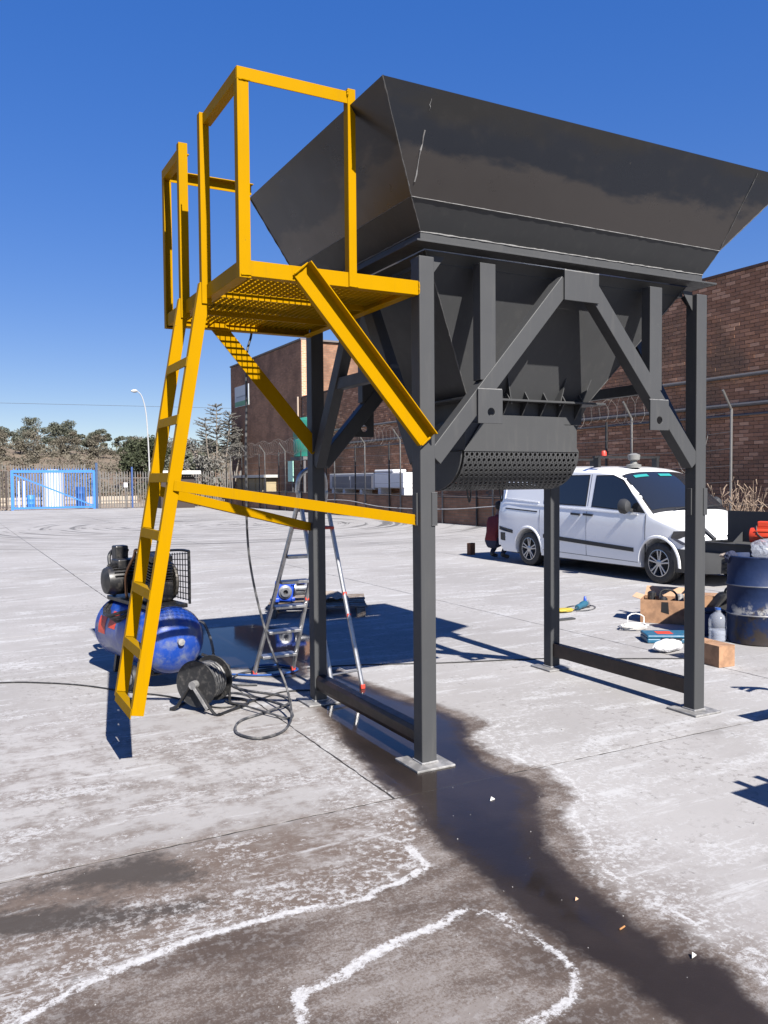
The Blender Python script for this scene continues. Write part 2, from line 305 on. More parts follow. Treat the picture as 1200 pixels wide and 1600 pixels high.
def grid(name, x0, x1, y0, y1, step, m, parent, z=0.):
    nx, ny = max(1, round((x1-x0)/step)), max(1, round((y1-y0)/step))
    X, Y = np.meshgrid(np.linspace(x0, x1, nx+1), np.linspace(y0, y1, ny+1)); P = np.stack([X.ravel(), Y.ravel()], 1)
    # ragged slab edges
    co = np.concatenate([P, np.full((len(P), 1), z)], 1)
    if step < .2:
        e = (np.abs(P[:, 0]-x0) < 1e-6) | (np.abs(P[:, 0]-x1) < 1e-6) | (np.abs(P[:, 1]-y0) < 1e-6) | (np.abs(P[:, 1]-y1) < 1e-6)
        co[e, :2] += RNG.normal(0, .0022, (e.sum(), 2)); co[e, 2] -= .0015
    i = (np.arange(ny)[:, None]*(nx+1)+np.arange(nx)[None]).ravel(); q = np.stack([i, i+1, i+nx+2, i+nx+1], 1)
    v = [tuple(a) for a in co]; f = [tuple(int(k) for k in a) for a in q]
    # skirt so the slab has thickness
    n0 = len(v); ring = [*range(0, nx+1), *[(r+1)*(nx+1)-1 for r in range(1, ny+1)], *[ny*(nx+1)+c for c in range(nx-1, -1, -1)], *[r*(nx+1) for r in range(ny-1, 0, -1)]]
    v += [(v[r][0], v[r][1], z-.06) for r in ring]; n = len(ring)
    f += [(ring[j], n0+j, n0+(j+1) % n, ring[(j+1) % n]) for j in range(n)]
    me = bpy.data.meshes.new(name); me.from_pydata(v, [], f); me.materials.append(m)
    PA = np.array(v)[:, :2]
    far = step > .5
    vals = dict(sd_water=np.full(len(PA), 9.) if far else sdf(PA, WATER), sd_damp=np.full(len(PA), 9.) if far else sdf(PA, DAMP), sd_pool=np.full(len(PA), 9.) if far else sdf(PA, PUD2),
                sd_dark=np.full(len(PA), 9.) if far else np.minimum(sdf(PA, DARKS[0]), sdf(PA, DARKS[1])), d_white=np.full(len(PA), 9.) if far else np.min([seg_dist(PA, l, False)-w_ for l, w_ in WLINES], 0))
    for kx, a in vals.items():
        at = me.attributes.new(kx, 'FLOAT', 'POINT'); at.data.foreach_set('value', a.astype(np.float32))
    o = bpy.data.objects.new(name, me); COL.objects.link(o); o.parent = parent; return o
gb = MB(); gb.add([(-900, -300, -.05), (900, -300, -.05), (900, 1500, -.05), (-900, 1500, -.05)], [(0, 1, 2, 3)])
tag(gb.build('ground', SOIL), kind='structure')
yb = MB(); yb.add([(-44, -30, -.0035), (19, -30, -.0035), (19, 50, -.0035), (-44, 50, -.0035)], [(0, 1, 2, 3)])
yard = tag(yb.build('yard_pavement', JOINT), kind='structure')
xs = [-.37+3.97*k for k in range(-11, 5)]; ys = [-.33+6*k for k in range(-5, 9)]; ys[-1] = 49.6; g = .006
for j in range(len(ys)-1):
    xr = [q_ for q_ in xs if q_ < -3]+[2.6]+[q_ for q_ in xs if q_ > 4] if abs(ys[j+1]+.33) < .01 else xs
    for i in range(len(xr)-1):
        gy = .0065 if abs(ys[j]+.33) < .01 or abs(ys[j+1]+.33) < .01 else g
        x0, x1, y0, y1 = xr[i]+g, xr[i+1]-g, ys[j]+gy, ys[j+1]-gy
        near = x1 > -4.5 and x0 < 3.7 and y1 > -6.5 and y0 < 5.8
        grid('concrete_slab', x0, x1, y0, y1, .045 if near else 4., CONC, yard, z=abs(RNG.normal(0, .0006)) if near else abs(RNG.normal(0, .0015)))
# water lying in the run and under the machine's shade: a film that thins out to nothing at its rim
def water_mat():
    k = NT('standing_water'); t = k.t; t.nodes.remove(k.b)
    out = t.nodes['Material Output']
    gl = k.n('ShaderNodeBsdfGlossy', {'Roughness': .05, 'Color': (1, 1, 1, 1)}); fr = k.n('ShaderNodeFresnel', {'IOR': 1.33})
    bp = k.n('ShaderNodeBump', {'Height': k.noise(5, 3), 'Strength': .03, 'Distance': .01}); t.links.new(bp.outputs[0], gl.inputs['Normal'])
    fade = k.ramp(k.math('ADD', k.attr('sd_film'), k.math('MULTIPLY', k.math('SUBTRACT', k.noise(9, 7, .7), .5), .16)), .0, -.11)
    tr = k.n('ShaderNodeBsdfTransparent', {'Color': (1, 1, 1, 1)})
    mx = k.n('ShaderNodeMixShader', {0: k.math('MULTIPLY', fr.outputs[0], k.math('MULTIPLY', fade, .72)), 1: tr.outputs[0], 2: gl.outputs[0]}); t.links.new(mx.outputs[0], out.inputs[0]); return k.m
WATERM = water_mat()
def pool(name, poly, st=.05):
    A = np.array(poly); x0, y0 = A.min(0)-.05; x1, y1 = A.max(0)+.05; nx, ny = int((x1-x0)/st)+1, int((y1-y0)/st)+1
    Xg, Yg = np.meshgrid(x0+st*np.arange(nx+1), y0+st*np.arange(ny+1)); P = np.stack([Xg.ravel(), Yg.ravel()], 1); d = sdf(P, poly)
    i = (np.arange(ny)[:, None]*(nx+1)+np.arange(nx)[None]).ravel(); q = np.stack([i, i+1, i+nx+2, i+nx+1], 1); q = q[(d[q].min(1) < .06)]
    u, inv = np.unique(q, return_inverse=True); me = bpy.data.meshes.new(name); me.from_pydata([(a, b, .0045) for a, b in P[u]], [], inv.reshape(-1, 4).tolist()); me.materials.append(WATERM)
    at = me.attributes.new('sd_film', 'FLOAT', 'POINT'); at.data.foreach_set('value', d[u].astype(np.float32)); o = bpy.data.objects.new(name, me); COL.objects.link(o); return tag(o, kind='structure')
FILM = [(-.05, 1.55), (-.15, .9), (-.23, .55), (-.26, .2), (-.30, -.05), (-.28, -.35), (-.36, -.62), (-.42, -.9), (-.42, -1.3), (-.40, -1.7), (-.34, -2.0), (-.24, -1.9), (-.22, -1.6), (-.17, -1.3), (-.04, -1.05), (.08, -.9), (.32, -.6), (.38, -.4), (.34, -.2), (.37, 0), (.48, .3), (.68, .62), (.70, .86), (.62, 1.19), (.56, 1.56), (.54, 2.0), (.48, 2.3), (.2, 2.1)]
pool('puddle', FILM); pool('puddle', PUD2)
# ------------------------------------------------------------------ the hopper machine
LX, WY, S = 2.246, 1.573, .10          # leg corner spacing and section
XR, YB = LX+S, WY+S; XC, YC = XR/2, YB/2; ZT = 2.955
mac = thing('loading_hopper', 'tall dark grey steel hopper on four legs with yellow platform and ladder', 'hopper')
legs = {}
for nm, (x, y) in dict(A=(0, 0), D=(LX, 0), B=(0, WY), C=(LX, WY)).items():
    m = MB(); m.span(x, x+S, y, y+S, .014, ZT+.02 if nm in 'BC' else ZT); legs[nm] = m.build('leg', GREY, mac, bevel=.006)
    m = MB(); m.span(x-.082, x+S+.075, y-.085, y+S+.082, .002, .016); m.build('base_plate', PLATE, mac, bevel=.003)
    m = MB()                                  # fillet weld round the foot
    m.tube([(x-.002, y-.002, .02), (x+S+.002, y-.002, .02), (x+S+.002, y+S+.002, .02), (x-.002, y+S+.002, .02)], .007, 6, True); m.build('weld_bead', WELD, legs[nm])
    if nm in 'AD':                            # splice covers on the leg
        m = MB(); m.span(x+S-.028, x+S+.009, y-.007, y+.05, 1.41, 1.60); m.build('splice_plate', GREY, legs[nm], bevel=.002)
        m = MB(); m.span(x-.008, x+.02, y+.035, y+.075, 1.41, 1.60); m.build('splice_plate', GREY, legs[nm], bevel=.002)
    for dx, dy in (((1 if x == 0 else -1), 0), (0, (1 if y == 0 else -1))):   # small corner gussets under the ring
        cx, cy = x+S/2+dx*S/2, y+S/2+dy*S/2; m = MB()
        sd_ = Vector((dy, dx, 0))*.008
        m.prism([(cx, cy, ZT-.11), (cx+dx*.1, cy+dy*.1, ZT+.02), (cx, cy, ZT+.02)], sd_); m.build('gusset', GREY, mac)
for x, nm in ((.0, 'left'), (LX, 'right')):   # floor ties, bare steel channel
    m = MB(); zz = .10 if x == 0 else .115
    m.ext([(0, 0), (.06, 0), (.06, .012), (.012, .012), (.012, .10), (.06, .10), (.06, .112), (0, .112)] if x else [(.02, 0), (.085, 0), (.095, .03), (.095, .085), (.085, .112), (.02, .112), (.008, .085), (.008, .03)], (x+(.02 if x else 0), S, zz), (x+(.02 if x else 0), WY, zz), (1, 0, 0), (0, 0, 1))
    m.build('floor_tie', PRIMER, mac, bevel=.003)
def frame_front(yf, s):
    """A-frame between two legs, s=-1 front face, s=+1 back face"""
    yc = yf-s*.049
    def P(x, z, y=yc): return (x, y, z)
    for x in (.482, 1.864): m = MB(); m.bar(P(x, 2.27), P(x, ZT+.01), .112, .08, (1, 0, 0)); m.build('post', GREY, mac, bevel=.004)
    for a, b, wd in (((.10, 1.800), (1.085, 2.915), .104), ((1.285, 2.915), (2.25, 1.775), .106)):
        d = Vector((b[0]-a[0], 0, b[1]-a[1])).normalized(); side = Vector((d.z, 0, -d.x))
        m = MB(); m.bar(P(*a), P(*b), wd, .09, side); m.build('diagonal_brace', GREY, mac, bevel=.004)
    m = MB(); m.span(1.055, 1.338, yf, yf-s*.012+0, 2.80, 2.985) if s > 0 else m.span(1.055, 1.338, yf-.010, yf+.004, 2.80, 2.985)
    m.build('gusset_plate', GREY, mac, bevel=.002)
    for cx, cz, hx, ox in ((.481, 2.112, .089, .005), (1.876, 2.10, .086, 0)):
        m = MB()
        if s < 0: m.hole_plate((cx, yf-.002, cz), (1, 0, 0), (0, 0, 1), hx, .102, .026, .013, (ox, -.035))
        else: m.hole_plate((cx, yf+.016, cz), (1, 0, 0), (0, 0, 1), hx, .102, .026, .013, (ox, -.035))
        m.build('lug_plate', GREY, mac, bevel=.002)
frame_front(0, -1); frame_front(YB, 1)
for x in (.012, XR-.012-.075):             # A-frames on the two short sides
    for y0, z0, y1, z1 in ((S, 1.79, YC-.03, 2.95), (WY, 1.79, YC+.03, 2.95)):
        d = Vector((0, y1-y0, z1-z0)).normalized(); side = Vector((0, d.z, -d.y))
        m = MB(); m.bar((x+.037, y0, z0), (x+.037, y1, z1), .10, .075, side); m.build('diagonal_brace', GREY, mac, bevel=.004)
    m = MB(); m.span(x+.01, x+.07, S+.29, WY-.29, 2.31, 2.39); m.build('tie', GREY, mac, bevel=.004)
    m = MB(); m.span(x+.006, x+.018, YC-.15, YC+.15, 2.79, 2.97); m.build('gusset_plate', GREY, mac)
# ring beam under the bin: set-back channel, flange plate, upstand
for (x0, x1, y0, y1) in ((-.0, XR, .13, .19), (0, XR, YB-.19, YB-.13), (.13, .19, .191, YB-.191), (XR-.19, XR-.13, .191, YB-.191)):
    m = MB(); m.span(x0+.1 if x1-x0 > 1 else x0, x1-.1 if x1-x0 > 1 else x1, y0, y1, ZT, 3.022); m.build('ring_channel', GREY, mac)
for (x0, x1, y0, y1) in ((-.035, XR+.05, -.04, .09), (-.035, XR+.05, YB-.09, YB+.04), (-.035, .09, .0905, YB-.0905), (XR-.09, XR+.05, .0905, YB-.0905)):
    m = MB(); m.span(x0, x1, y0, y1, 3.023, 3.035); m.build('ring_flange', GREY, mac, bevel=.002)
RX0, RX1, RY0, RY1, RZ = .022, 2.318, .022, YB-.022, 3.095
for (x0, x1, y0, y1) in ((RX0, RX1, RY0, RY0+.012), (RX0, RX1, RY1-.012, RY1), (RX0, RX0+.012, RY0+.0125, RY1-.0125), (RX1-.012, RX1, RY0+.0125, RY1-.0125)):
    m = MB(); m.span(x0, x1, y0, y1, 3.036, RZ); m.build('ring_upstand', GREY, mac, bevel=.002)
# bin: lower band, then flared upper sheets with corner triangles
R_ = [(RX0, RY0, RZ), (RX1, RY0, RZ), (RX1, RY1, RZ), (RX0, RY1, RZ)]
F_ = [(-.108, -.10, 3.237), (2.345, -.10, 3.237), (2.345, 1.665, 3.237), (-.108, 1.665, 3.237)]
P_ = [(-.435, -.385, 3.70), (2.74, -.385, 3.70), (2.74, 1.64, 3.70), (-.435, 1.64, 3.70)]
BC_ = Vector((XC, YC, 3.3))
def sheet(poly, name, m_, parent=None, t=.007):
    poly = [V(p) for p in poly]; n = (poly[1]-poly[0]).cross(poly[2]-poly[0]).normalized()
    c = sum(poly, Vector())/len(poly)
    if n.dot(c-BC_) > 0: n = -n               # thickness goes inwards
    mb = MB(); mb.prism(poly, n*t); return mb.build(name, m_, parent or mac)
def weld(p0, p1, r=.0055, jit=.003, name='weld_bead', parent=None, m_=WELD):
    p0, p1 = V(p0), V(p1); n = max(6, int((p1-p0).length/.03)); pts = []; rr = []
    for i in range(n+1):
        pts.append(p0.lerp(p1, i/n)+Vector([random.uniform(-jit, jit)*.5 for _ in range(3)])); rr.append(r*random.uniform(.55, 1.35))
    m = MB(); m.tube(pts, rr, 6); m.build(name, m_, parent or mac)
for i in range(4):
    j = (i+1) % 4
    sheet([R_[i], R_[j], F_[j], F_[i]], 'lower_bin_sheet', GREY)
    ax = Vector((1, 0, 0)) if i in (0, 2) else Vector((0, 1, 0))
    d = (V(P_[j])-V(P_[i])).normalized(); Lp = (V(P_[j])-V(P_[i])).length
    a, b = V(P_[i])+d*.30, V(P_[j])-d*.36
    if i in (1, 3): a, b = V(P_[i])+d*.28, V(P_[j])-d*.08
    sheet([F_[i], F_[j], b, a], 'upper_bin_sheet', SCALE_SHEEN); sheet([F_[i], a, P_[i]], 'corner_sheet', SCALE_SHEEN); sheet([F_[j], P_[j], b], 'corner_sheet', SCALE_SHEEN)
    o_ = (V(F_[i])+V(F_[j]))/2-BC_; o_.z = 0; o_ = o_.normalized()*.003
    weld(V(F_[i])+o_, V(F_[j])+o_*.2, .0020, .0006, m_=WELD if i == 0 else DWELD); weld(V(R_[i])+o_, V(R_[j])+o_, .004, m_=WELD if i == 0 else DWELD)
    weld(V(F_[i])+o_*.5, V(P_[i])+o_*.5, .0035, m_=DWELD)
    weld(V(F_[j]).lerp(b, .02)+o_, V(F_[j]).lerp(b, .95)+o_, .003, m_=DWELD) if i == 0 else None
    if i == 0: weld(V(F_[i]).lerp(a, .14)+o_, V(F_[i]).lerp(a, .62)+o_, .0045, .006); weld(V(F_[i]).lerp(a, .8)+o_, V(F_[i]).lerp(a, .9)+o_, .002, .006)
for i in range(4): weld(R_[i], F_[i], .003, m_=DWELD)
# cone below the ring
CT = [(.10, .10, 3.02), (XR-.10, .10, 3.02), (XR-.10, YB-.10, 3.02), (.10, YB-.10, 3.02)]
CB = [(.66, .50, 2.215), (1.70, .50, 2.215), (1.70, 1.17, 2.215), (.66, 1.17, 2.215)]
BC_ = Vector((XC, YC, 2.7))
for i in range(4):
    j = (i+1) % 4; sheet([CT[i], CB[i], CB[j], CT[j]], 'cone_sheet', GREY); weld(CT[i], CB[i], .004, m_=DWELD)
for i in (0, 2):                             # stiffeners standing on the cone's front and back sheets
    j = (i+1) % 4; n = (V(CT[j])-V(CT[i])).cross(V(CB[i])-V(CT[i])).normalized()
    if n.y*(1 if i == 0 else -1) > 0: n = -n
    for q in (.12, .30, .70, .88):
        a = V(CT[i]).lerp(V(CT[j]), q); b = V(CB[i]).lerp(V(CB[j]), q); p0 = a.lerp(b, .80); p1 = b
        m = MB(); m.prism([p0, p1, p1+n*.07], Vector((.008, 0, 0))); m.build('stiffener', GREY, mac)
# throat flange, ribs, housing, cover plate
m = MB(); m.span(.58, 1.80, .42, 1.25, 2.200, 2.214); m.build('throat_flange', GREY, mac, bevel=.002)
m = MB(); m.span(.70, 1.66, .52, 1.15, 2.06, 2.199); m.build('throat', GREY, mac)
for x in (.95, 1.11, 1.27, 1.43, 1.59, .79):
    m = MB(); m.prism([(x, .43, 2.215), (x, .50, 2.215), (x, .50, 2.31)], (.008, 0, 0)); m.build('rib', GREY, mac)
    m = MB(); m.prism([(x, .44, 2.199), (x, .519, 2.199), (x, .519, 2.09)], (.008, 0, 0)); m.build('rib', GREY, mac)
m = MB(); m.span(.645, 1.605, .507, 1.165, 1.87, 2.055); m.build('housing', GREY, mac)
m = MB(); m.prism([(.625, .497, 1.862), (1.612, .497, 1.862), (1.44, .497, 2.108), (.80, .497, 2.108)], (0, -.008, 0)); m.build('cover_plate', GREY, mac, bevel=.0015)
m = MB(); m.prism([(.625, 1.175, 1.862), (1.612, 1.175, 1.862), (1.44, 1.175, 2.108), (.80, 1.175, 2.108)], (0, .008, 0)); m.build('cover_plate', GREY, mac, bevel=.0015)
# perforated trough: every hole cut
def trough(x0, x1, yc, zc, ry, rz, nx, nv):
    m = MB(); px = (x1-x0)/nx; n = 10
    def pt(u, v):
        a = PI*v; return (u, yc-ry*math.cos(a), zc-rz*math.sin(a))
    for r in range(nv):
        v0, v1 = r/nv, (r+1)/nv; off = 0 if r % 2 == 0 else .5
        cells = [x0+(k+off)*px for k in range(nx if off == 0 else nx-1)]
        if off: m.add([pt(x0, v0), pt(x0+px/2, v0), pt(x0+px/2, v1), pt(x0, v1)], [(0, 1, 2, 3)]); m.add([pt(x1-px/2, v0), pt(x1, v0), pt(x1, v1), pt(x1-px/2, v1)], [(0, 1, 2, 3)])
        for u in cells:
            vo, vi = [], []
            for k in range(n):
                a = 2*PI*(k+.5)/n; ca, sa = math.cos(a), math.sin(a); q = 1/max(abs(ca), abs(sa))
                vo.append(pt(u+px/2*(1+ca*q), v0+(v1-v0)/2*(1+sa*q))); vi.append(pt(u+px/2*(1+.60*ca), v0+(v1-v0)/2*(1+.66*sa)))
            m.add(vo+vi, [(k, (k+1) % n, n+(k+1) % n, n+k) for k in range(n)])
    return m
o = trough(.632, 1.605, YC, 1.862, .337, .262, 24, 22).build('perforated_trough', GREY, mac, fixn=False)
so = o.modifiers.new('t', 'SOLIDIFY'); so.thickness = .004
for x in (.612, 1.607):
    arc = [(x, YC-.337*math.cos(PI*k/20), 1.862-.262*math.sin(PI*k/20)) for k in range(21)]
    if x < 1:   # end plate with a triangular opening
        tri = [(x, YC-.06, 1.80), (x, YC+.13, 1.80), (x, YC+.13, 1.70)]
        tri = [(x, .98, 1.80), (x, 1.10, 1.70), (x, .90, 1.70)]
        bm = bmesh.new(); ov = [bm.verts.new(p) for p in arc]; tv = [bm.verts.new(p) for p in tri]
        es = [bm.edges.new((ov[k], ov[(k+1) % 21])) for k in range(21)]+[bm.edges.new((tv[k], tv[(k+1) % 3])) for k in range(3)]
        bmesh.ops.triangle_fill(bm, edges=es, use_beauty=True); me = bpy.data.meshes.new('end_plate'); bm.to_mesh(me); bm.free(); me.materials.append(GREY)
        e = bpy.data.objects.new('end_plate', me); COL.objects.link(e); e.parent = mac; sm = e.modifiers.new('t', 'SOLIDIFY'); sm.thickness = .01; sm.offset = 0
    else: m = MB(); m.prism(arc, (.010, 0, 0)); m.build('end_plate', GREY, mac)
m = MB(); m.lathe([(.05, 0), (.21, .02), (.21, .9), (.05, .92)], (.66, YC, 1.87), (1, 0, 0), 28); m.build('light_block_drum', BLACK, mac, smooth=True)  # dark drum added inside the trough to block light through its holes
for x in (.84, 1.12): m = MB(); m.tube(spline([(x, .78, 1.605), (x+.012, .78, 1.54), (x+.02, .78, 1.515), (x+.03, .78, 1.54), (x+.035, .78, 1.605)], 5), .006, 6); m.build('hook', BLACK, mac)
# ---- yellow platform
PX0, PX1, PY0, PY1, PZ0, PZ1 = -1.058, -.006, .0, 1.60, 2.728, 2.808
def ang(name, p0, p1, a, b, side, up, t=.007, parent=mac): m = MB(); m.angle(p0, p1, a, b, t, side, up); return m.build(name, YEL, parent, bevel=.0015)
ang('platform_edge', (PX0+.045, PY0, PZ0), (PX1, PY0, PZ0), .08, .06, (0, 0, 1), (0, 1, 0))
ang('platform_edge', (PX0, PY1, PZ0), (PX1, PY1, PZ0), .08, .06, (0, 0, 1), (0, -1, 0))
ang('platform_edge', (PX0, PY0+.008, PZ0), (PX0, PY1-.008, PZ0), .08, .06, (0, 0, 1), (1, 0, 0))
ang('platform_edge', (PX1-.006, PY0+.07, PZ0+.001), (PX1-.006, PY1-.07, PZ0+.001), .07, .06, (0, 0, 1), (-1, 0, 0))
for y in (.56, 1.10): m = MB(); m.span(PX0+.06, PX1-.07, y-.006, y+.006, PZ0+.004, PZ0+.036); m.build('bearer', YEL, mac)
gm = MB(); x = PX0+.02
while x < PX1-.01: gm.span(x-.003, x+.003, PY0+.01, PY1-.01, PZ0+.046, PZ0+.070); x += .0385
y = PY0+.03
while y < PY1-.01: gm.span(PX0+.01, PX1-.012, y-.0035, y+.0035, PZ0+.060, PZ0+.0695); y += .048
tag(gm.build('grating', YEL, mac), 'yellow open steel grating of the platform floor', kind='stuff')
# guard rails of angle iron
ZR = 3.772
for sy, yy in ((1, PY0-.008), (-1, PY1+.008)):
    ang('rail_post', (PX0-.008, yy, PZ0-.012), (PX0-.008, yy, ZR-.06), .062, .055, (1, 0, 0), (0, sy, 0))
    sy > 0 and ang('rail_post', (-.448, yy-.004, PZ0), (-.448, yy-.004, ZR+.015), .046, .055, (1, 0, 0), (0, 1, 0))
    ang('top_rail', (PX0-.008, yy, ZR), (-.435, yy, ZR), .065, .055, (0, 0, -1), (0, sy if sy > 0 else -1, 0))
LYN, LYF = .62, 1.09                               # the two ladder stringers
ang('top_rail', (PX0-.009, PY0+.002, ZR-.062), (PX0-.009, LYN, ZR-.062), .062, .05, (0, 0, 1), (1, 0, 0))
ang('top_rail', (PX0-.009, LYF, ZR-.062), (PX0-.009, PY1, ZR-.062), .062, .05, (0, 0, 1), (1, 0, 0))
for yy in (LYN, LYF): ang('rail_post', (PX0-.028, yy-.010, PZ0-.03), (PX0-.028, yy-.010, ZR+.005), .056, .05, (1, 0, 0), (0, 1, 0))
# ladder
def lad(z): return -1.098-(2.80-z)*.176
ZF, ZTOP = .365, 2.82; ldir = Vector((lad(ZTOP)-lad(ZF), 0, ZTOP-ZF)).normalized(); lperp = Vector((ldir.z, 0, -ldir.x))
for yy, s in ((LYN, 1), (LYF, 1)):
    ang('ladder_stringer', (lad(ZF), yy, ZF), (lad(ZTOP), yy, ZTOP), .070, .048, lperp, (0, s, 0))
for k in range(7):
    z = .40+k*.332; x = lad(z)
    m = MB(); m.angle((x-.004, LYN+.008, z), (x-.004, LYF-.002, z), .056, .052, .006, -ldir, lperp); m.build('ladder_rung', YELW, mac, bevel=.0015)
    for yy in (LYN+.010, LYF-.004):
        w2 = MB(); w2.tube([Vector((x+.004, yy, z+.004))+lperp*q_ for q_ in (.0, .012, .024, .036, .05)], [.003, .005, .004, .005, .003], 6); w2.build('weld_bead', YELW, mac)
ang('ladder_brace', (lad(1.645)+.03, LYN-.008, 1.625), (-.002, .052, 1.412), .06, .05, (0, 0, 1), (0, 1, 0))
ang('ladder_brace', (lad(1.60)+.03, LYF-.0, 1.60), (-.002, WY+.045, 1.30), .06, .05, (0, 0, 1), (0, 1, 0))
def strut(y0, s):
    p0, p1 = Vector((-.735, y0, 2.792)), Vector((.035, y0, 1.905)); d = (p1-p0).normalized(); side = Vector((-d.z, 0, d.x))   # towards the upper right
    m = MB(); t = .007; b = .105
    if s < 0: prof = [(-b/2, .0), (-b/2, .035), (-b/2+t, .035), (-b/2+t, t), (b/2-t, t), (b/2-t, -.055), (b/2, -.055), (b/2, t), (b/2, 0+t)]
    if s < 0: prof = [(-b/2, 0), (-b/2, .04), (-b/2+t, .04), (-b/2+t, t), (b/2, t), (b/2, -.06), (b/2-t, -.06), (b/2-t, 0)]
    else: prof = [(-b/2, 0), (b/2, 0), (b/2, .055), (b/2-t, .055), (b/2-t, t), (-b/2, t)]
    m.ext(prof, p0, p1, side, (0, 1, 0)); m.build('platform_strut', YEL, mac, bevel=.0015)
    for pe in (p0, p1):
        w2 = MB(); w2.tube([pe+side*q_+Vector((0, -.012, 0)) for q_ in (-.05, -.03, -.01, .01, .03, .05)], [.004, .006, .005, .007, .005, .004], 6); w2.build('weld_bead', YEL, mac)
strut(-.012, -1); strut(1.575, 1)
for x in (PX0+.02, -.43): weld((x-.02, -.012, PZ0+.002), (x+.035, -.012, PZ0+.002), .004, m_=YEL)
for p0, p1 in (((PX0, -.011, ZR-.064), (PX0+.06, -.011, ZR-.064)), ((-.45, -.014, ZR-.03), (-.45, -.014, ZR-.0)), ((-.003, -.004, 2.735), (-.003, -.004, 2.80)), ((-.004, .05, 1.41), (-.004, .05, 1.47))): weld(p0, p1, .004, m_=YEL)
for zz in (1.41, 1.60): weld((.072, -.006, zz), (.108, -.006, zz), .003, m_=DWELD)
for (x0, z0, x1, z1) in ((.392, 2.216, .57, 2.216), (1.79, 2.204, 1.962, 2.204), (1.055, 2.986, 1.338, 2.986)) : weld((x0, -.006, z0), (x1, -.006, z1), .0032)
# ------------------------------------------------------------------ brick buildings
def brick_mat():
    k = NT('dark_face_brick')
    t = k.math('FRACT', k.math('ADD', k.attr('tone'), k.n('ShaderNodeObjectInfo').outputs['Random']))
    c = k.n('ShaderNodeValToRGB', {0: t}); e = c.color_ramp.elements
    e[0].position = 0; e[0].color = (.235, .118, .070, 1); e[1].position = 1; e[1].color = (.50, .285, .18, 1)
    x = e.new(.45); x.color = (.285, .142, .084, 1); x = e.new(.8); x.color = (.35, .18, .11, 1)
    col = k.mix(k.ramp(k.noise(.55, 6, .65), .42, .64), c.outputs[0], (.19, .11, .070)); col = k.mix(k.math('MULTIPLY', k.ramp(k.noise(9, 6, .7), .55, .75), .4), col, (.20, .15, .13))
    k.set(col=col, rough=.88, spec=.25); k.bump(k.noise(60, 4), .4, .004); return k.m
BRICK = brick_mat(); MORTAR = mat('grey_mortar', (.17, .132, .105), .95, var=.3, scale=5)
def brick_tex(name, a, b, mort, scale=1., dark=(.05, .03, .026)):
    k = NT(name); uv = k.n('ShaderNodeSeparateXYZ', {0: k.pos}); v = k.n('ShaderNodeCombineXYZ', {0: k.math('ADD', uv.outputs[0], uv.outputs[1]), 1: uv.outputs[2], 2: 0.}).outputs[0]
    br = k.n('ShaderNodeTexBrick', {'Vector': v, 'Color1': (*a, 1), 'Color2': (*b, 1), 'Mortar': (*mort, 1), 'Scale': 1., 'Mortar Size': .012, 'Brick Width': .30*scale, 'Row Height': .10*scale, 'Bias': 0.})
    c = k.mix(k.math('MULTIPLY', k.ramp(k.noise(.4, 6, .65), .4, .65), .55), br.outputs[0], dark)
    k.set(col=c, rough=.9, spec=.25); k.bump(br.outputs['Fac'], -.5, .01); return k.m
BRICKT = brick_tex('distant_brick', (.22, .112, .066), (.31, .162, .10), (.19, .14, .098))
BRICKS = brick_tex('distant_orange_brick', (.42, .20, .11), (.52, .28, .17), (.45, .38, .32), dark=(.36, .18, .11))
WX = 16.0
wh = thing('brick_warehouse', 'long tall dark brown brick wall running behind the white van', 'building', (WX, 20, 0))
def W(m): m.v = [(x-WX, y-20, z) for x, y, z in m.v]; return m
TOPS = ((2.0, 21.99, 7.0), (22.0, 40.4, 6.42))
for y0, y1, h in TOPS: m = MB(); m.span(WX+.012, WX+.35, y0, y1, 0, h-.002); W(m).build('wall', MORTAR, wh)
bl = []
for y0, y1, h in TOPS:
    for r in range(int(h/.1)):
        y = y0+(.15 if r % 2 else 0)
        while y+.29 < y1: bl.append((y+.145, r*.1+.05)); y += .30
# nearest visible bricks become parts of their own, the rest one mesh
def pix(p):
    d = Vector(p)-CAM_P; z = d.dot(fwd); return 600+F_PX*d.dot(rgt)/z, 800-F_PX*d.dot(upv)/z, z
vis = []; rest = []
for y, z in bl:
    px, py, dz = pix((WX, y, z))
    (vis if 1104 < px < 1205 and 405 < py < 800 else rest).append((y, z, px))
vis.sort(key=lambda q: -q[2]); rest += vis[300:]; vis = vis[:300]
b0 = MB(); b0.add([(.014, -.145, -.045), (.014, .145, -.045), (.014, .145, .045), (.014, -.145, .045), (-.004, -.141, -.041), (-.004, .141, -.041), (-.004, .141, .041), (-.004, -.141, .041)], [(4, 7, 6, 5), (0, 4, 5, 1), (1, 5, 6, 2), (2, 6, 7, 3), (3, 7, 4, 0)])
bo = b0.build('brick', BRICK, wh, fixn=False); bme = bo.data
for i, (y, z, _) in enumerate(vis):
    o = bo if i == 0 else bpy.data.objects.new('brick', bme)
    if i: COL.objects.link(o); o.parent = wh
    o.location = (RNG.normal(0, .003), y-20, z)
bv = np.array(b0.v); bf = np.array([f for f in b0.f]); n = len(rest); ctr = np.array([(RNG.normal(0, .003), y-20, z) for y, z, _ in rest])
vv = (bv[None]+ctr[:, None]).reshape(-1, 3); ff = (bf[None]+(np.arange(n)*8)[:, None, None]).reshape(-1, 4)
me = bpy.data.meshes.new('brickwork'); me.from_pydata(vv.tolist(), [], ff.tolist()); me.materials.append(BRICK)
at = me.attributes.new('tone', 'FLOAT', 'FACE'); at.data.foreach_set('value', np.repeat(RNG.random(n), 5).astype(np.float32))
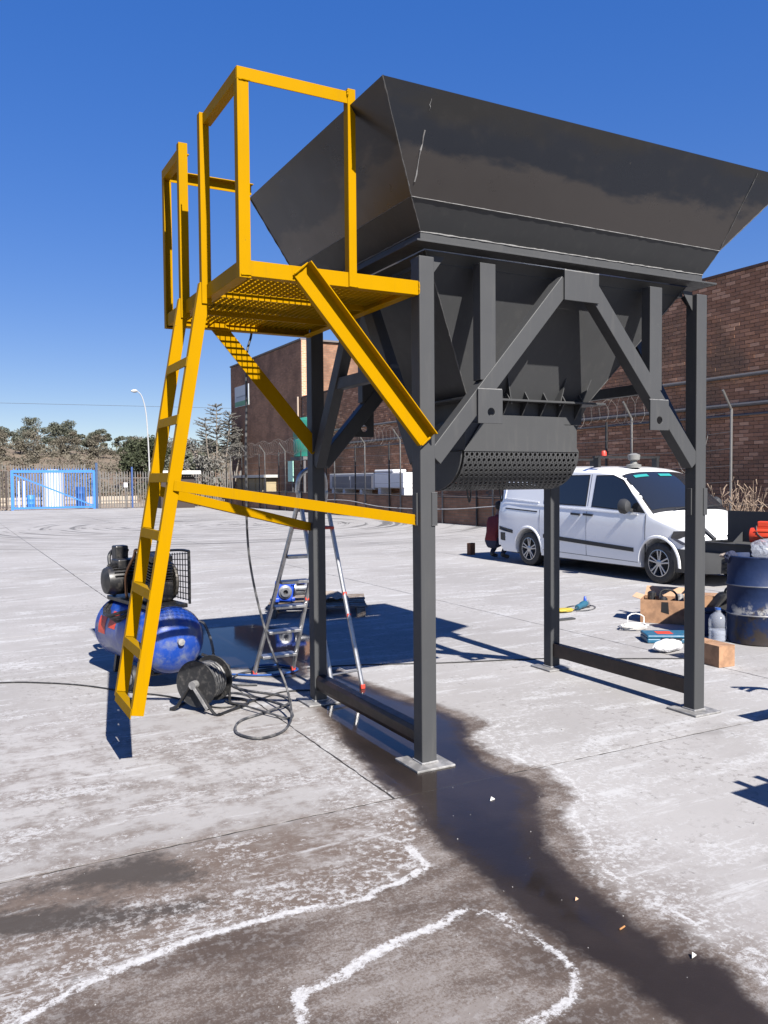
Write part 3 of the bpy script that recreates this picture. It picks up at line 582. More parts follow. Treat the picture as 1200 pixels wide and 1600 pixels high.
o = bpy.data.objects.new('brickwork', me); COL.objects.link(o); o.parent = wh; tag(o, kind='stuff')
PIPE = mat('grey_conduit', (.13, .125, .13), .6, .2)
for z, r in ((4.30, .05), (3.55, .055), (3.28, .03)): m = MB(); m.tube([(WX-.06, 2, z), (WX-.06, 21, z), (WX-.06, 40, z)], r, 8); W(m).build('conduit', PIPE, wh)
for y0, y1, h in TOPS: m = MB(); m.span(WX-.03, WX+.38, y0, y1, h, h+.07); W(m).build('coping', mat('brick_coping', (.10, .056, .045), .9, var=.3, scale=8), wh)
# taller block at the far end
bb = thing('brick_building', 'tall dark brick block with a sunlit orange corner and small sign', 'building', (16, 47, 0))
m = MB(); m.span(0, 12, -6.45, 6.6, 0, 9.7); o = m.build('wall', BRICKT, bb)
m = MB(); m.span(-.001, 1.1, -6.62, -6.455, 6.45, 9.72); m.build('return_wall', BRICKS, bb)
m = MB(); m.span(-.05, 12, -6.6, 6.65, 9.73, 9.83); m.build('coping', mat('concrete_coping', (.16, .14, .13), .9), bb)
m = MB(); m.tube([(-.09, -6.2, 6.5), (-.09, -6.2, 3.2)], .05, 8); m.build('downpipe', mat('pale_downpipe', (.45, .35, .27), .7), bb)
sg = MB(); sg.span(-.06, -.015, 2.6, 5.55, 6.78, 8.2); s_ = sg.build('sign_board', mat('white_sign_board', (.55, .58, .60), .5), bb)
m = MB(); m.span(-.065, -.0605, 2.65, 5.5, 6.82, 7.15); m.build('sign_stripe', mat('green_sign_print', (.10, .30, .15), .5), s_)
m = MB(); m.span(-.065, -.0605, 2.9, 5.2, 7.42, 7.52); m.build('sign_stripe', mat('grey_sign_print', (.30, .33, .36), .5), s_)
CORR = mat('grey_corrugated_sheet', (.23, .25, .27), .5, .3, var=.1); WPAINT = mat('white_fascia_paint', (.75, .75, .74), .6)
cb = thing('steel_shed', 'grey corrugated shed with a white roof edge beyond the brick wall', 'building', (23, 44, 0))
m = MB(); m.span(0, 14, -6, 12, 0, 8.95); m.build('wall', CORR, cb)
for k in range(46): m = MB(); m.prism([(k*.3-.09, -6.002, 0), (k*.3+.09, -6.002, 0), (k*.3+.05, -6.05, 0), (k*.3-.05, -6.05, 0)], (0, 0, 8.9)); m.build('corrugated_sheet', CORR, cb)
m = MB(); m.span(-.3, 14.3, -6.35, -6.05, 8.92, 9.35); m.build('fascia', WPAINT, cb)
# ------------------------------------------------------------------ low wall and security fence in front of the warehouse
FX = 14.3
lw = MB(); lw.span(0, .22, -20, 22, 0, .97); lo = lw.build('low_wall', BRICKT, loc=(FX, 28, 0)); tag(lo, 'low dark brick boundary wall below the razor wire fence', 'wall')
m = MB(); m.span(-.02, .24, -20, 22, .972, 1.02); m.build('coping', mat('low_wall_coping', (.11, .085, .075), .9, var=.3), lo)
GALV = mat('galvanised_fence_steel', (.19, .185, .18), .55, .5, var=.15); BLKP = mat('black_fence_steel', (.02, .02, .022), .6)
RAZ = mat('dull_razor_wire', (.16, .15, .145), .6, .4); fe = thing('razor_wire_fence', 'wire security fence with angled posts and razor coils on low wall', 'fence', (FX, 28, 0))
ypos = [-18.5+3.24*k for k in range(13)]
for y in ypos:
    m = MB(); m.tube([(-.06, y, .0), (-.06, y, 3.3)], .032, 8); p = m.build('post', GALV, fe)
    m = MB(); m.tube([(-.06, y, 3.28), (-.42, y-.05, 3.72)], .03, 6); m.build('arm', GALV, p)
    m = MB(); m.span(-.085, -.035, y+.95, y+1.0, 0, 3.25); m.build('dropper', BLKP, fe)
for z in (1.1, 1.55, 1.95, 2.35, 2.75, 3.2):
    pts = []
    for i in range(len(ypos)-1):
        for k in range(5): t = k/5; pts.append((-.1, ypos[i]+3.24*t, z-.06*math.sin(PI*t)+random.uniform(-.01, .01)))
    m = MB(); m.tube(pts, .006, 5); m.build('strand', GALV, fe)
for y_a, zz, rr in ((-16, 3.55, .36), (6, 3.5, .38)):
    pts = []; nt_ = int((22 if y_a < 0 else 15)/.34)
    for i in range(nt_*14):
        a = 2*PI*i/14; q = i/14; pts.append((-.25+rr*.7*math.cos(a), y_a+q*.34+random.uniform(-.02, .02), zz+rr*math.sin(a)*(1+.25*math.sin(q*.9))))
    m = MB(); m.tube(pts, .0035, 4); m.build('razor_coil', RAZ, fe)
for pts in ([(-.14, -13, .75), (-.14, -10, .78), (-.14, -6, .55), (-.14, -1, .5), (-.14, 3, .72), (-.14, 8, .6)],): m = MB(); m.tube(spline(pts, 8), .018, 6); m.build('cable', mat('pale_cable', (.45, .44, .43), .6), fe)
# loose razor wire tangle by the right hand post
pts = [(-.2+random.uniform(-.25, .2), -17.6+random.uniform(-.5, .5), 2.2+random.uniform(-.7, .8)) for _ in range(11)]; m = MB(); m.tube(spline(pts, 7), .006, 4); m.build('loose_wire', GALV, fe)
# things standing behind the low wall
wu = thing('portable_cabin', 'white portable unit with grey shutters on legs behind low wall', 'unit', (15.2, 31, 0))
m = MB(); m.span(0, .7, -3.85, -1.1, 1.28, 1.98); m.span(0, .7, -2.9, -1.1, 1.98, 2.12); b_ = m.build('body', WHITEP, wu, bevel=.05)
m = MB(); m.span(0, .7, -1.09, 3.9, 1.2, 1.98); m.build('body', mat('pale_grey_unit', (.42, .42, .44), .5), wu, bevel=.04)
for y0, y1 in ((-.9, 1.3), (1.5, 3.5)): m = MB(); m.span(-.03, -.002, y0, y1, 1.28, 1.84); m.build('shutter', mat('grey_shutter', (.12, .12, .14), .5), wu)
for y0 in (-3.7, -1.5, .4, 2.3, 3.6): m = MB(); m.span(.05, .6, y0-.12, y0+.12, 0, 1.28); m.build('leg', WHITEP, wu)
gt = thing('water_tank', 'green plastic water tank on a stand behind the fence', 'tank', (15.4, 37.6, 0)); GREENP = mat('green_tank_plastic', (.02, .19, .14), .45, var=.15)
m = MB(); m.lathe([(.3, 5.1), (.75, 5.02), (1.0, 4.88), (1.02, 4.6), (.98, 4.5), (1.02, 4.4), (1.02, 4.0), (.98, 3.9), (1.02, 3.8), (1.02, 3.3), (.98, 3.2), (1.0, 2.95)], (0, 0, 0), (0, 0, 1), 28); m.build('tank', GREENP, gt, smooth=True)
m = MB(); m.lathe([(.22, 5.2), (.24, 5.08)], (0, 0, 0), (0, 0, 1), 14); m.build('lid', GREENP, gt)
m = MB(); m.span(-.9, .9, -.9, .9, 2.75, 2.93); m.build('stand_top', PIPE, gt)
for sx in (-.8, .8):
    for sy in (-.8, .8): m = MB(); m.span(sx-.06, sx+.06, sy-.06, sy+.06, 0, 2.75); m.build('stand_leg', PIPE, gt)
m = MB(); m.span(-1.3, -1.25, .2, .9, 1.6, 2.7); tag(m.build('notice_board', mat('mint_notice', (.35, .62, .52), .5), loc=(15.4, 37.0, 0)), 'small mint green board under the green water tank', 'board')
BEIGE = mat('beige_skip_paint', (.36, .29, .17), .7, var=.15)
bt = thing('storage_bin', 'beige storage bin with pale flat lid beyond the low wall', 'bin', (15.3, 47.5, 0))
m = MB(); m.span(0, 1.4, -2.9, 2.9, .3, 1.8); m.build('body', BEIGE, bt); m = MB(); m.span(-.25, 1.5, -3.2, 3.6, 1.85, 2.02); m.build('lid', mat('pale_lid', (.55, .54, .50), .6), bt)
for y in (-2.2, -.8, .6, 2.0): m = MB(); m.span(-.06, 0, y-.12, y+.12, .4, 1.78); m.build('stiffener', BEIGE, bt)
# ------------------------------------------------------------------ palisade fence, gate, lamp
PALI = mat('rusty_galvanised_palisade', (.16, .155, .15), .7, .3, var=.3, dirt=(.17, .09, .05), dirt_amt=.4, dirt_scale=3)
BLUEG = mat('blue_gate_paint', (.04, .20, .62), .5, 0, var=.12); DKFE = mat('dark_palisade', (.045, .032, .028), .7, var=.3)
def palisade(label, x0, x1, y, h, m_, group=None):
    t = thing('palisade_fence', label, 'fence', (x0, y, 0), 0, group); pm = MB(); L = x1-x0; k = 0
    while k*.165 < L-.05:
        x = .05+k*.165; hh = h+random.uniform(-.03, .03); pm.prism([(x-.03, 0, .06), (x+.03, 0, .06), (x+.034, 0, hh-.14), (x, 0, hh), (x-.034, 0, hh-.14)], (0, .012, 0)); k += 1
    tag(pm.build('pale', m_, t), kind='stuff')
    for z in (.45, h-.45): m = MB(); m.span(0, L, .014, .06, z-.03, z+.03); m.build('rail', m_, t)
    n = max(1, round(L/3))
    for k in range(n+1): m = MB(); xx = k*L/n; m.span(xx-.05, xx+.05, .062, .16, 0, h); m.build('post', m_, t)
    return t
palisade('dark brown palisade fence left of the blue gate', -8, 1.0, 50.6, 2.35, DKFE)
pf = palisade('grey palisade fence between the blue gate and dark shed', 6.35, 15.6, 50.4, 2.35, PALI)
palisade('weathered palisade fence standing back behind the blue gate', -8, 6.3, 56, 2.9, PALI)
ga = thing('sliding_gate', 'bright blue barred sliding gate with diagonal brace', 'gate', (1.2, 49.9, 0))
GW, GH = 4.78, 2.32
for a in (((0, 0, .12), (GW, 0, .12), .12), ((0, 0, GH), (GW, 0, GH), .16)): m = MB(); m.bar(a[0], a[1], a[2], .06, (0, 0, 1)); m.build('rail', BLUEG, ga)
for x in (.06, GW-.05): m = MB(); m.bar((x, 0, 0), (x, 0, GH), .14, .07, (1, 0, 0)); m.build('stile', BLUEG, ga)
m = MB(); m.bar((.1, .05, GH-.15), (GW-.1, .05, .2), .08, .03, (.4, 0, 1)); m.build('brace', BLUEG, ga)
for k in range(29): x = .16+k*.159; m = MB(); m.prism([(x-.017, .03, .1), (x+.017, .03, .1), (x+.017, .03, GH+.12), (x, .03, GH+.22), (x-.017, .03, GH+.12)], (0, .02, 0)); m.build('bar', BLUEG, ga)
m = MB(); m.span(-.07, .07, -.07, .07, 0, 2.85); tag(m.build('gate_post', mat('dark_blue_gate_post', (.03, .07, .16), .6), loc=(6.1, 50.0, 0)), 'dark blue steel post at the right end of blue gate', 'post')
m = MB(); m.span(-.05, .05, -.05, .05, 0, 2.6); tag(m.build('fence_post', mat('blue_fence_post', (.03, .08, .25), .6), loc=(8.3, 50.2, 0)), 'slim blue post in front of grey palisade fence', 'post')
sp = thing('marker_post', 'thin grey marker post with small white plate by the fence', 'post', (7.62, 48.5, 0)); m = MB(); m.tube([(0, 0, 0), (-.05, 0, 1.4)], .035, 6); m.build('pole', GALV, sp); m = MB(); m.span(-.16, .06, -.03, 0, 1.32, 1.6); m.build('plate', WHITEP, sp)
lp = thing('street_lamp', 'tall pale street lamp with curved arm behind the fence', 'street lamp', (12.0, 62, 0))
LAMPM = mat('pale_lamp_steel', (.55, .55, .55), .5, .3)
m = MB(); m.tube(spline([(0, 0, 0), (-.02, 0, 3), (-.1, 0, 5.5), (-.22, 0, 7.2), (-.5, 0, 8.3), (-.85, 0, 8.7)], 6), [.065-.0011*i for i in range(31)], 8); m.build('pole', LAMPM, lp)
m = MB(); m.lathe([(.03, 0), (.12, .1), (.14, .3), (.06, .5)], (-.8, 0, 8.7), (-1, 0, -.05), 10); m.build('lamp_head', LAMPM, lp, smooth=True)
m = MB(); m.tube([(-60, 90, 9.8), (0, 84, 9.3), (60, 80, 9.6)], .016, 5); tag(m.build('power_line', BLKP), 'thin overhead power line crossing the sky above the gate', 'cable')
sh = thing('guard_hut', 'small dark shed with white roof edge in front of fence', 'hut', (9.45, 47.3, 0)); DARKS_ = mat('dark_brown_shed', (.035, .022, .02), .7)
m = MB(); m.span(0, 2.1, 0, 2.2, 0, 1.95); m.build('wall', DARKS_, sh); m = MB(); m.span(-.1, 2.4, -.35, 2.4, 2.1, 2.32); m.build('roof', mat('white_roof_edge', (.70, .70, .68), .6), sh); m = MB(); m.span(.3, 1.9, -.02, -.002, 1.97, 2.09); m.build('opening', BLKP, sh)
DBD = mat('dark_blue_drum_far', (.02, .06, .20), .6)
for x, y, h, rr, mm, lb in ((2.6, 53.5, .85, .25, BLUEG, 'bright blue drum behind the blue gate'), (5.55, 53, 1.35, .30, DBD, 'tall dark blue drum behind right end of the gate')):
    m = MB(); m.lathe([(rr*.9, 0), (rr, .03), (rr, h*.33), (rr*1.04, h*.35), (rr, h*.37), (rr, h*.66), (rr*1.04, h*.68), (rr, h*.7), (rr, h-.03), (rr*.9, h)], (0, 0, 0), (0, 0, 1), 16); tag(m.build('drum', mm, loc=(x, y, 0), smooth=True), lb, 'drum')
tk = thing('grain_tank', 'pale ribbed steel tank standing behind the middle of blue gate', 'tank', (4.05, 54.5, 0))
m = MB(); m.lathe([(.62, 0), (.62, 2.35), (.3, 2.5)], (0, 0, 0), (0, 0, 1), 24); m.build('shell', mat('pale_steel_tank', (.55, .54, .52), .6), tk, smooth=True)
for k in range(12): a = 2*PI*k/12; m = MB(); m.tube([(.63*math.cos(a), .63*math.sin(a), 0), (.63*math.cos(a), .63*math.sin(a), 2.3)], .03, 5); m.build('rib', LAMPM, tk)
for x, lb in ((1.95, 'left one of the two short white posts behind the gate'), (2.25, 'right one of the two short white posts behind the gate')): m = MB(); m.tube([(0, 0, 0), (0, 0, 1.75)], .06, 6); tag(m.build('white_post', WHITEP, loc=(x, 54, 0)), lb, 'post', 'white posts behind the gate')
m = MB(); m.span(-9, 9, 0, .3, 0, .55); tag(m.build('rubble_wall', mat('pale_rubble', (.42, .36, .29), .9, var=.35, scale=2), loc=(2, 62, 0)), 'low pale stone wall along the ground behind the gate', 'wall')
# ------------------------------------------------------------------ hill, scrub and trees
def leafm(name, a, b):
    a = tuple(x*.8 for x in a); b = tuple(x*.8 for x in b); k = NT(name); c = k.mix(k.noise(.9, 3), a, b); c = k.mix(k.attr('tone'), c, tuple(min(1, x*1.5) for x in b)); k.set(col=c, rough=.75, spec=.25); return k.m
GUM = leafm('grey_green_gum_leaf', (.040, .046, .031), (.098, .102, .076)); DKLEAF = leafm('dark_green_leaf', (.020, .026, .013), (.045, .052, .028)); DRYLEAF = leafm('dry_brown_scrub', (.052, .047, .034), (.115, .102, .076)); PALELEAF = leafm('grey_dry_frond', (.075, .072, .064), (.15, .145, .132))
BARK = mat('pale_bark', (.22, .19, .16), .9, var=.3, scale=3); DBARK = mat('dark_bark', (.06, .048, .04), .9, var=.3)
def leaves(centers, radii, n, size, flat=.75, seed=0):
    rg = np.random.default_rng(seed); c = np.array(centers); r = np.array(radii); k = rg.integers(0, len(c), n)
    d = rg.normal(size=(n, 3)); d /= np.linalg.norm(d, axis=1)[:, None]; rad = rg.random(n)**.45
    p = c[k]+d*(r[k]*rad)[:, None]*np.array([1, 1, flat])
    u = rg.normal(size=(n, 3)); u /= np.linalg.norm(u, axis=1)[:, None]; v = np.cross(u, rg.normal(size=(n, 3))); v /= np.linalg.norm(v, axis=1)[:, None]
    s = size*(.6+.8*rg.random(n))[:, None]; q = np.stack([p-u*s, p+v*s*.55, p+u*s, p-v*s*.55], 1).reshape(-1, 3)
    f = np.arange(4*n).reshape(n, 4); return q, f, rg.random(n)
def leaf_obj(name, q, f, tone, m_, parent=None, loc=None):
    me = bpy.data.meshes.new(name); me.from_pydata(q.tolist(), [], f.tolist()); me.materials.append(m_)
    a = me.attributes.new('tone', 'FLOAT', 'FACE'); a.data.foreach_set('value', (tone*.8).astype(np.float32)); o = bpy.data.objects.new(name, me); COL.objects.link(o); o.parent = parent
    if loc: o.location = loc
    return o
def tree(name, label, loc, h, w_, m_, bark, seed, n=2600, size=.22, base=.35, clumps=14, flat=.7, group=None):
    rg = random.Random(seed); t = thing(name, label, 'tree', loc, 0, group)
    m = MB(); lean = rg.uniform(-.06, .06)*h; tp = [(0, 0, -.3), (lean*.3, 0, h*.3), (lean*.7, .1, h*.6), (lean, 0, h*.85)]; m.tube(spline(tp, 4), [max(.02, .035*h*(1-i/13)) for i in range(13)], 7)
    cs, rs = [], []
    for k in range(clumps):
        z = h*(base+(.93-base)*rg.random()); q = (z/h-base)/(1-base); ww = w_*(.35+.75*math.sin(PI*min(1, q*.85+.15)))
        a = rg.uniform(0, 2*PI); rr = ww*math.sqrt(rg.random())*.85; c = (lean*z/h+rr*math.cos(a), rr*math.sin(a), z); cs.append(c); rs.append(w_*rg.uniform(.22, .42))
        zb = z*rg.uniform(.55, .8); m.tube([(lean*zb/h, 0, zb), ((lean*zb/h+c[0])/2, c[1]/2, (zb+z)/2+.1), c], [.012*h, .008*h, .003*h], 5)
    m.build('trunk', bark, t)
    q, f, tn = leaves(cs, rs, n, size, flat, seed); leaf_obj('crown', q, f, tn, m_, t); return t
def hillz(x, y):
    t = min(1, max(0, (y-70)/45)); t = t*t*(3-2*t); return 6.0*t*min(1, max(.35, 1-(x-27)/70))+(.45*math.sin(x*.23+y*.07)+.35*math.sin(x*.57-y*.11))*t-.3*(1-t)
hm = MB(); nx, ny = 120, 50
for j in range(ny+1):
    for i in range(nx+1): x = -120+300*i/nx; y = 70+170*j/ny; hm.v.append((x, y, hillz(x, y)))
hm.f = [(j*(nx+1)+i, j*(nx+1)+i+1, (j+1)*(nx+1)+i+1, (j+1)*(nx+1)+i) for j in range(ny) for i in range(nx)]
tag(hm.build('hill', mat('dry_hillside', (.19, .145, .10), .95, var=.35, scale=.15, dirt=(.13, .10, .07), dirt_amt=.5, dirt_scale=.25), smooth=True), kind='structure')
cs, rs = [], []
for k in range(1500):
    x = random.uniform(-40, 75); y = random.uniform(64, 124); s = random.uniform(.4, 1.5); cs.append((x, y, hillz(x, y)+s*.4)); rs.append(s)
q, f, tn = leaves(cs, rs, 150000, .12, .75, 5); tag(leaf_obj('dry_scrub', q, f, tn, DRYLEAF), 'dry brown scrub covering the hillside beyond the fence', 'scrub', kind='stuff')
GTREES = [(1.2, 118, 8.4, 2.3, 'pale gum tree at the far left edge of the hillside'), (5.0, 118, 9.0, 2.3, 'small round gum tree left of the tallest ones on hill'), (9.3, 120, 10.6, 3.0, 'tallest gum tree on the hill above the gate'), (12.9, 121, 10.2, 3.0, 'broad gum tree right of the tallest one on hill'),
          (16.2, 122, 8.6, 2.1, 'open crowned gum tree over right half of the gate'), (17.9, 120, 9.2, 1.6, 'slim upright gum tree over the gate post'), (21.6, 122, 8.2, 1.9, 'rounded small tree right of the slim gum on hill'), (24.6, 124, 7.4, 1.5, 'smallest tree on the ridge left of the dark tree'), (31.5, 112, 7.6, 1.6, 'little tree seen between the yellow ladder stringers')]
for i, (x, y, ztop, w_, lb) in enumerate(GTREES): zb = hillz(x, y)-.2; tree('gum_tree', lb, (x, y, zb), ztop-zb, w_, GUM, BARK, 20+i, 5200, .11, .34, 17, .6)
for i, (x, y, h, w_) in enumerate(((3, 100, 3.2, 2.0), (7.4, 104, 3.4, 2.2), (11.3, 102, 3.0, 1.9), (15, 105, 3.0, 2.1), (19.8, 104, 2.8, 2.0))): tree('scrub_tree', ['low brown bush under the pale gum on the far left', 'low bush below the small round gum on hill', 'low bush below the two big gums', 'low bush under the open crowned gum', 'low bush right of the gate post on the hillside'][i], (x, y, hillz(x, y)-.2), h, w_, DRYLEAF, DBARK, 80+i, 2600, .10, .1, 12, .7)
tree('dark_tree', 'dense dark green tree behind the street lamp', (15.9, 80, 0), 6.0, 2.9, DKLEAF, DBARK, 51, 9000, .13, .12, 26, .7)
tree('low_tree', 'bushy grey tree behind the palisade fence near ladder', (16.6, 66, 0), 4.2, 2.4, GUM, BARK, 57, 3200, .17, .2, 16)
def frond_tree(name, label, loc, h, seed):
    rg = random.Random(seed); t = thing(name, label, 'tree', loc); m = MB(); fr = MB()
    for s in range(3):
        ox = rg.uniform(-1.0, 1.2) if s else 0; hh = h*(1-.07*s); pts = [(ox*.2, 0, 0), (ox*.5, .1, hh*.3), (ox*.9, 0, hh*.65), (ox*1.1, 0, hh)]
        sp_ = spline(pts, 6); m.tube(sp_, [.09*(1-.8*i/18) for i in range(19)], 6)
        for k in range(10):
            z = hh*(.62+.038*k); c = Vector((ox*(.9+.2*(k/10)), 0, z))
            for b in range(5):
                a = rg.uniform(0, 2*PI); L = rg.uniform(.45, .95)*(1.25-.05*k); d = Vector((math.cos(a), math.sin(a), rg.uniform(-.1, .35)))
                e = c+d*L; fr.tube([c, c+d*L*.5+Vector((0, 0, .05)), e+Vector((0, 0, .12))], [.03, .035, .012], 4)
                for q in range(9):
                    p = c+d*L*(.3+.7*q/9)+Vector((0, 0, .06)); u = Vector((rg.uniform(-1, 1), rg.uniform(-1, 1), rg.uniform(-.2, .6))).normalized()*.15; v_ = d.cross(u).normalized()*.025
                    fr.add([p, p+u*.5+v_, p+u, p+u*.5-v_], [(0, 1, 2, 3)])
    m.build('trunk', BARK, t); fr.build('crown', PALELEAF, t, fixn=False); return t
frond_tree('frond_tree', 'tall dry tree with whorled grey fronds beside brick block', (14.1, 50.9, 0), 6.9, 4)
frond_tree('frond_tree', 'shorter dry tree with grey fronds leaning on brick block', (15.2, 51.5, 0), 5.7, 9)
tree('dry_shrub', 'bare grey shrub tangled in the fence below the frond trees', (13.0, 51.8, 0), 4.6, 1.9, PALELEAF, BARK, 61, 2600, .09, .25, 16)
tree('dry_shrub', 'grey leafy shrub behind the yellow ladder brace', (12.0, 53.0, 0), 3.6, 1.6, GUM, BARK, 63, 2400, .10, .2, 14)
def weed(label, loc, n, h, seed):
    rg = random.Random(seed); m = MB()
    for _ in range(n):
        a = rg.uniform(0, 2*PI); d = Vector((math.cos(a)*.25, math.sin(a)*.25, 1)); b = Vector((rg.uniform(-.25, .25), rg.uniform(-.6, .6), 0)); L = h*rg.uniform(.4, 1)
        m.tube([b, b+d*L*.5, b+d*L+Vector((rg.uniform(-.12, .12), rg.uniform(-.12, .12), 0))], [.012, .008, .003], 4)
        for q in range(3): p = b+d*L*rg.uniform(.5, 1); m.tube([p, p+Vector((rg.uniform(-.12, .12), rg.uniform(-.12, .12), .12))], [.006, .012], 4)
    tag(m.build('dry_weed', mat('dry_weed_stem', (.30, .22, .16), .9), loc=loc), label, 'weed')
weed('tall dry weed growing by the low wall behind the van', (13.9, 10.9, 0), 16, 2.0, 3); weed('tuft of dry weeds behind the grey steel plate', (13.7, 8.6, 0), 50, 1.6, 4)
# ------------------------------------------------------------------ white panel van
CARW = mat('white_car_paint', (.93, .935, .94), .22, 0, var=.03, scale=2, coat=.6, bump=0); CARD_ = mat('dark_grey_bumper_plastic', (.035, .036, .038), .55, var=.2)
def glassm():
    k = NT('tinted_window_glass'); k.set(col=(.012, .014, .018), rough=.03, spec=.6, coat=.3); return k.m
GLASS = glassm(); CHROME = mat('silver_alloy_wheel', (.55, .55, .56), .28, .85); BLACKP = mat('black_trim', (.012, .012, .013), .5)
VX, VY = 8.42, 4.42
van = thing('panel_van', 'white panel van parked along the brick wall', 'van', (VX, VY, 0))
ST = [(0, .50), (.02, .66), (.05, .78), (.12, .86), (.25, .925), (.45, .985), (.7, 1.05), (.92, 1.115), (1.0, 1.15), (1.15, 1.27), (1.35, 1.43), (1.55, 1.58), (1.75, 1.72), (1.9, 1.79), (2.1, 1.84), (2.4, 1.872), (3.0, 1.89), (3.8, 1.90), (4.5, 1.895), (4.85, 1.87), (5.02, 1.80), (5.10, 1.66), (5.15, 1.45), (5.19, 1.1), (5.2, .7)]
def itp(t, xs_, ys_): return float(np.interp(t, xs_, ys_))
def Wp(l): return itp(l, [0, .06, .18, .4, .8, 1.1, 4.9, 5.1, 5.2], [.70, .78, .86, .915, .94, .95, .95, .93, .90])
def hw(z, l): return Wp(l)*itp(z, [.2, .32, .5, .75, .98, 1.10, 1.2, 1.78, 1.9], [.955, .985, .997, 1, .992, .975, .955, .84, .80])
def topz(l): return itp(l, [a for a, _ in ST], [b for _, b in ST])
def cl(l): return .20*max(0, 1-l/2.3)
def sect(l, T):
    r = .13 if T > 1.5 else .10; r = min(r, max(.03, (T-.24)*.45)); zs = T-r; pts = []
    zb = .23 if l < 5.1 else .34
    for t in np.linspace(0, 1, 15): z = zb+(zs-zb)*t; pts.append((hw(z, l), z))
    h = pts[-1][0]
    for a in np.linspace(0, PI/2, 15)[1:]: pts.append((h*math.cos(a)**.62 if a < PI/2-1e-6 else 0, zs+r*math.sin(a)**.95))
    return pts
def body_mesh():
    m = MB(); rows = []
    for l, T in ST:
        s = sect(l, T); h = max(p[0] for p in s); row = [(-x, l+cl(l)*(x/h)**2, z) for x, z in s]+[(x, l+cl(l)*(x/h)**2, z) for x, z in s[-2::-1]]; rows.append(row)
    n = len(rows[0]); vs = [p for r in rows for p in r]; fs = [(i*n+k, i*n+k+1, (i+1)*n+k+1, (i+1)*n+k) for i in range(len(rows)-1) for k in range(n-1)]
    fs += [tuple(range(n))[::-1], tuple(range((len(rows)-1)*n, len(rows)*n))]+[(i*n, (i+1)*n, (i+1)*n+n-1, i*n+n-1) for i in range(len(rows)-1)]
    return m.add(vs, fs)
body = body_mesh().build('body', CARW, van, smooth=True)
WF, WR_, WRAD = .92, 4.19, .325                   # axle positions along the van
cut = MB()
for yw in (WF, WR_):
    for s in (-1, 1): cut.lathe([(.385, 0), (.385, .34)], (s*.64, yw, .335), (s, 0, 0), 40)
cuto = cut.build('wheel_well_cut', BLACKP, None); bo_ = body.modifiers.new('wells', 'BOOLEAN'); bo_.operation = 'DIFFERENCE'; bo_.object = cuto; bo_.solver = 'EXACT'
cuto.location = (VX, VY, 0)
bpy.context.view_layer.update(); dg = bpy.context.evaluated_depsgraph_get(); nm_ = bpy.data.meshes.new_from_object(body.evaluated_get(dg)); body.modifiers.clear(); body.data = nm_; bpy.data.objects.remove(cuto)
if not len(nm_.materials) : nm_.materials.append(CARW)
for s in (-1, 1):
    for yw in (WF, WR_):
        m = MB()                                     # arch lip following the body side
        a_in, a_out, vs, fs = .383, .435, [], []
        for k in range(25):
            a = math.radians(-8+196*k/24)
            for rr, o in ((a_in, .004), (a_in+.012, .018), (a_out-.015, .016), (a_out, .0)):
                y, z = yw+rr*math.cos(a), .335+rr*math.sin(a); vs.append((s*(hw(z, y)+o), y, z))
        fs = [(i*4+j, i*4+j+1, i*4+j+5, i*4+j+4) for i in range(24) for j in range(3)]; m.add(vs, fs); m.build('wheel_arch', CARW, van, smooth=True)
        w_ = MB(); c = (s*.92, yw, WRAD); ax = (s, 0, 0)
        w_.lathe([(.215, -.2), (.29, -.205), (.318, -.19), (WRAD, -.15), (WRAD, -.05), (.316, -.01), (.285, .004), (.225, -.004), (.215, -.02)], c, ax, 40, cap=False); ty = w_.build('tyre', RUBBER, van, smooth=True)
        r_ = MB(); r_.lathe([(.216, -.19), (.222, -.02), (.216, .002), (.204, .004), (.198, -.015), (.194, -.1), (.19, -.15), (.04, -.16)], c, ax, 40, cap=False); rim = r_.build('rim', CHROME, ty, smooth=True)
        d_ = MB(); d_.lathe([(.001, -.15), (.19, -.145)], c, ax, 30, cap=False); d_.build('brake_disc', BLACKP, ty)
        for k in range(5):
            a = 2*PI*k/5+.35
            for da in (-.115, .115):
                p0 = Vector((s*.905, yw+.045*math.cos(a+da*2.2), WRAD+.045*math.sin(a+da*2.2))); p1 = Vector((s*.912, yw+.205*math.cos(a+da*1.55), WRAD+.205*math.sin(a+da*1.55)))
                m = MB(); m.bar(p0, p1, .026, .022, (0, -math.sin(a), math.cos(a))); m.build('spoke', CHROME, rim, bevel=.004)
        m = MB(); m.lathe([(.055, -.03), (.055, -.004), (.04, .002)], c, ax, 16); m.build('hub_cap', CHROME, rim, smooth=True)
def side_patch(poly, name, m_, off=.004, parent=None, t=.01, sides=(-1,)):
    for s in sides:
        n = []
        for i in range(len(poly)):
            a, b = poly[i], poly[(i+1) % len(poly)]
            for k in range(6): q = k/6; n.append((a[0]+(b[0]-a[0])*q, a[1]+(b[1]-a[1])*q))
        mb = MB(); pts = [Vector((s*(hw(z, y)+off), y, z)) for y, z in n]; mb.prism(pts, (-s*t, 0, 0)); o = mb.build(name, m_, parent or van)
    return o
FWIN = [(1.22, 1.125), (2.44, 1.195), (2.42, 1.70), (2.02, 1.705), (1.80, 1.62), (1.52, 1.40)]
MWIN = [(2.62, 1.20), (3.74, 1.225), (3.76, 1.70), (2.62, 1.71)]
def grow(poly, d):
    c = np.mean(poly, 0); return [(c[0]+(p[0]-c[0])*(1+d/abs(p[0]-c[0]+1e-6) if abs(p[0]-c[0]) > .05 else 1), c[1]+(p[1]-c[1])*(1+d/abs(p[1]-c[1]+1e-6) if abs(p[1]-c[1]) > .05 else 1)) for p in poly]
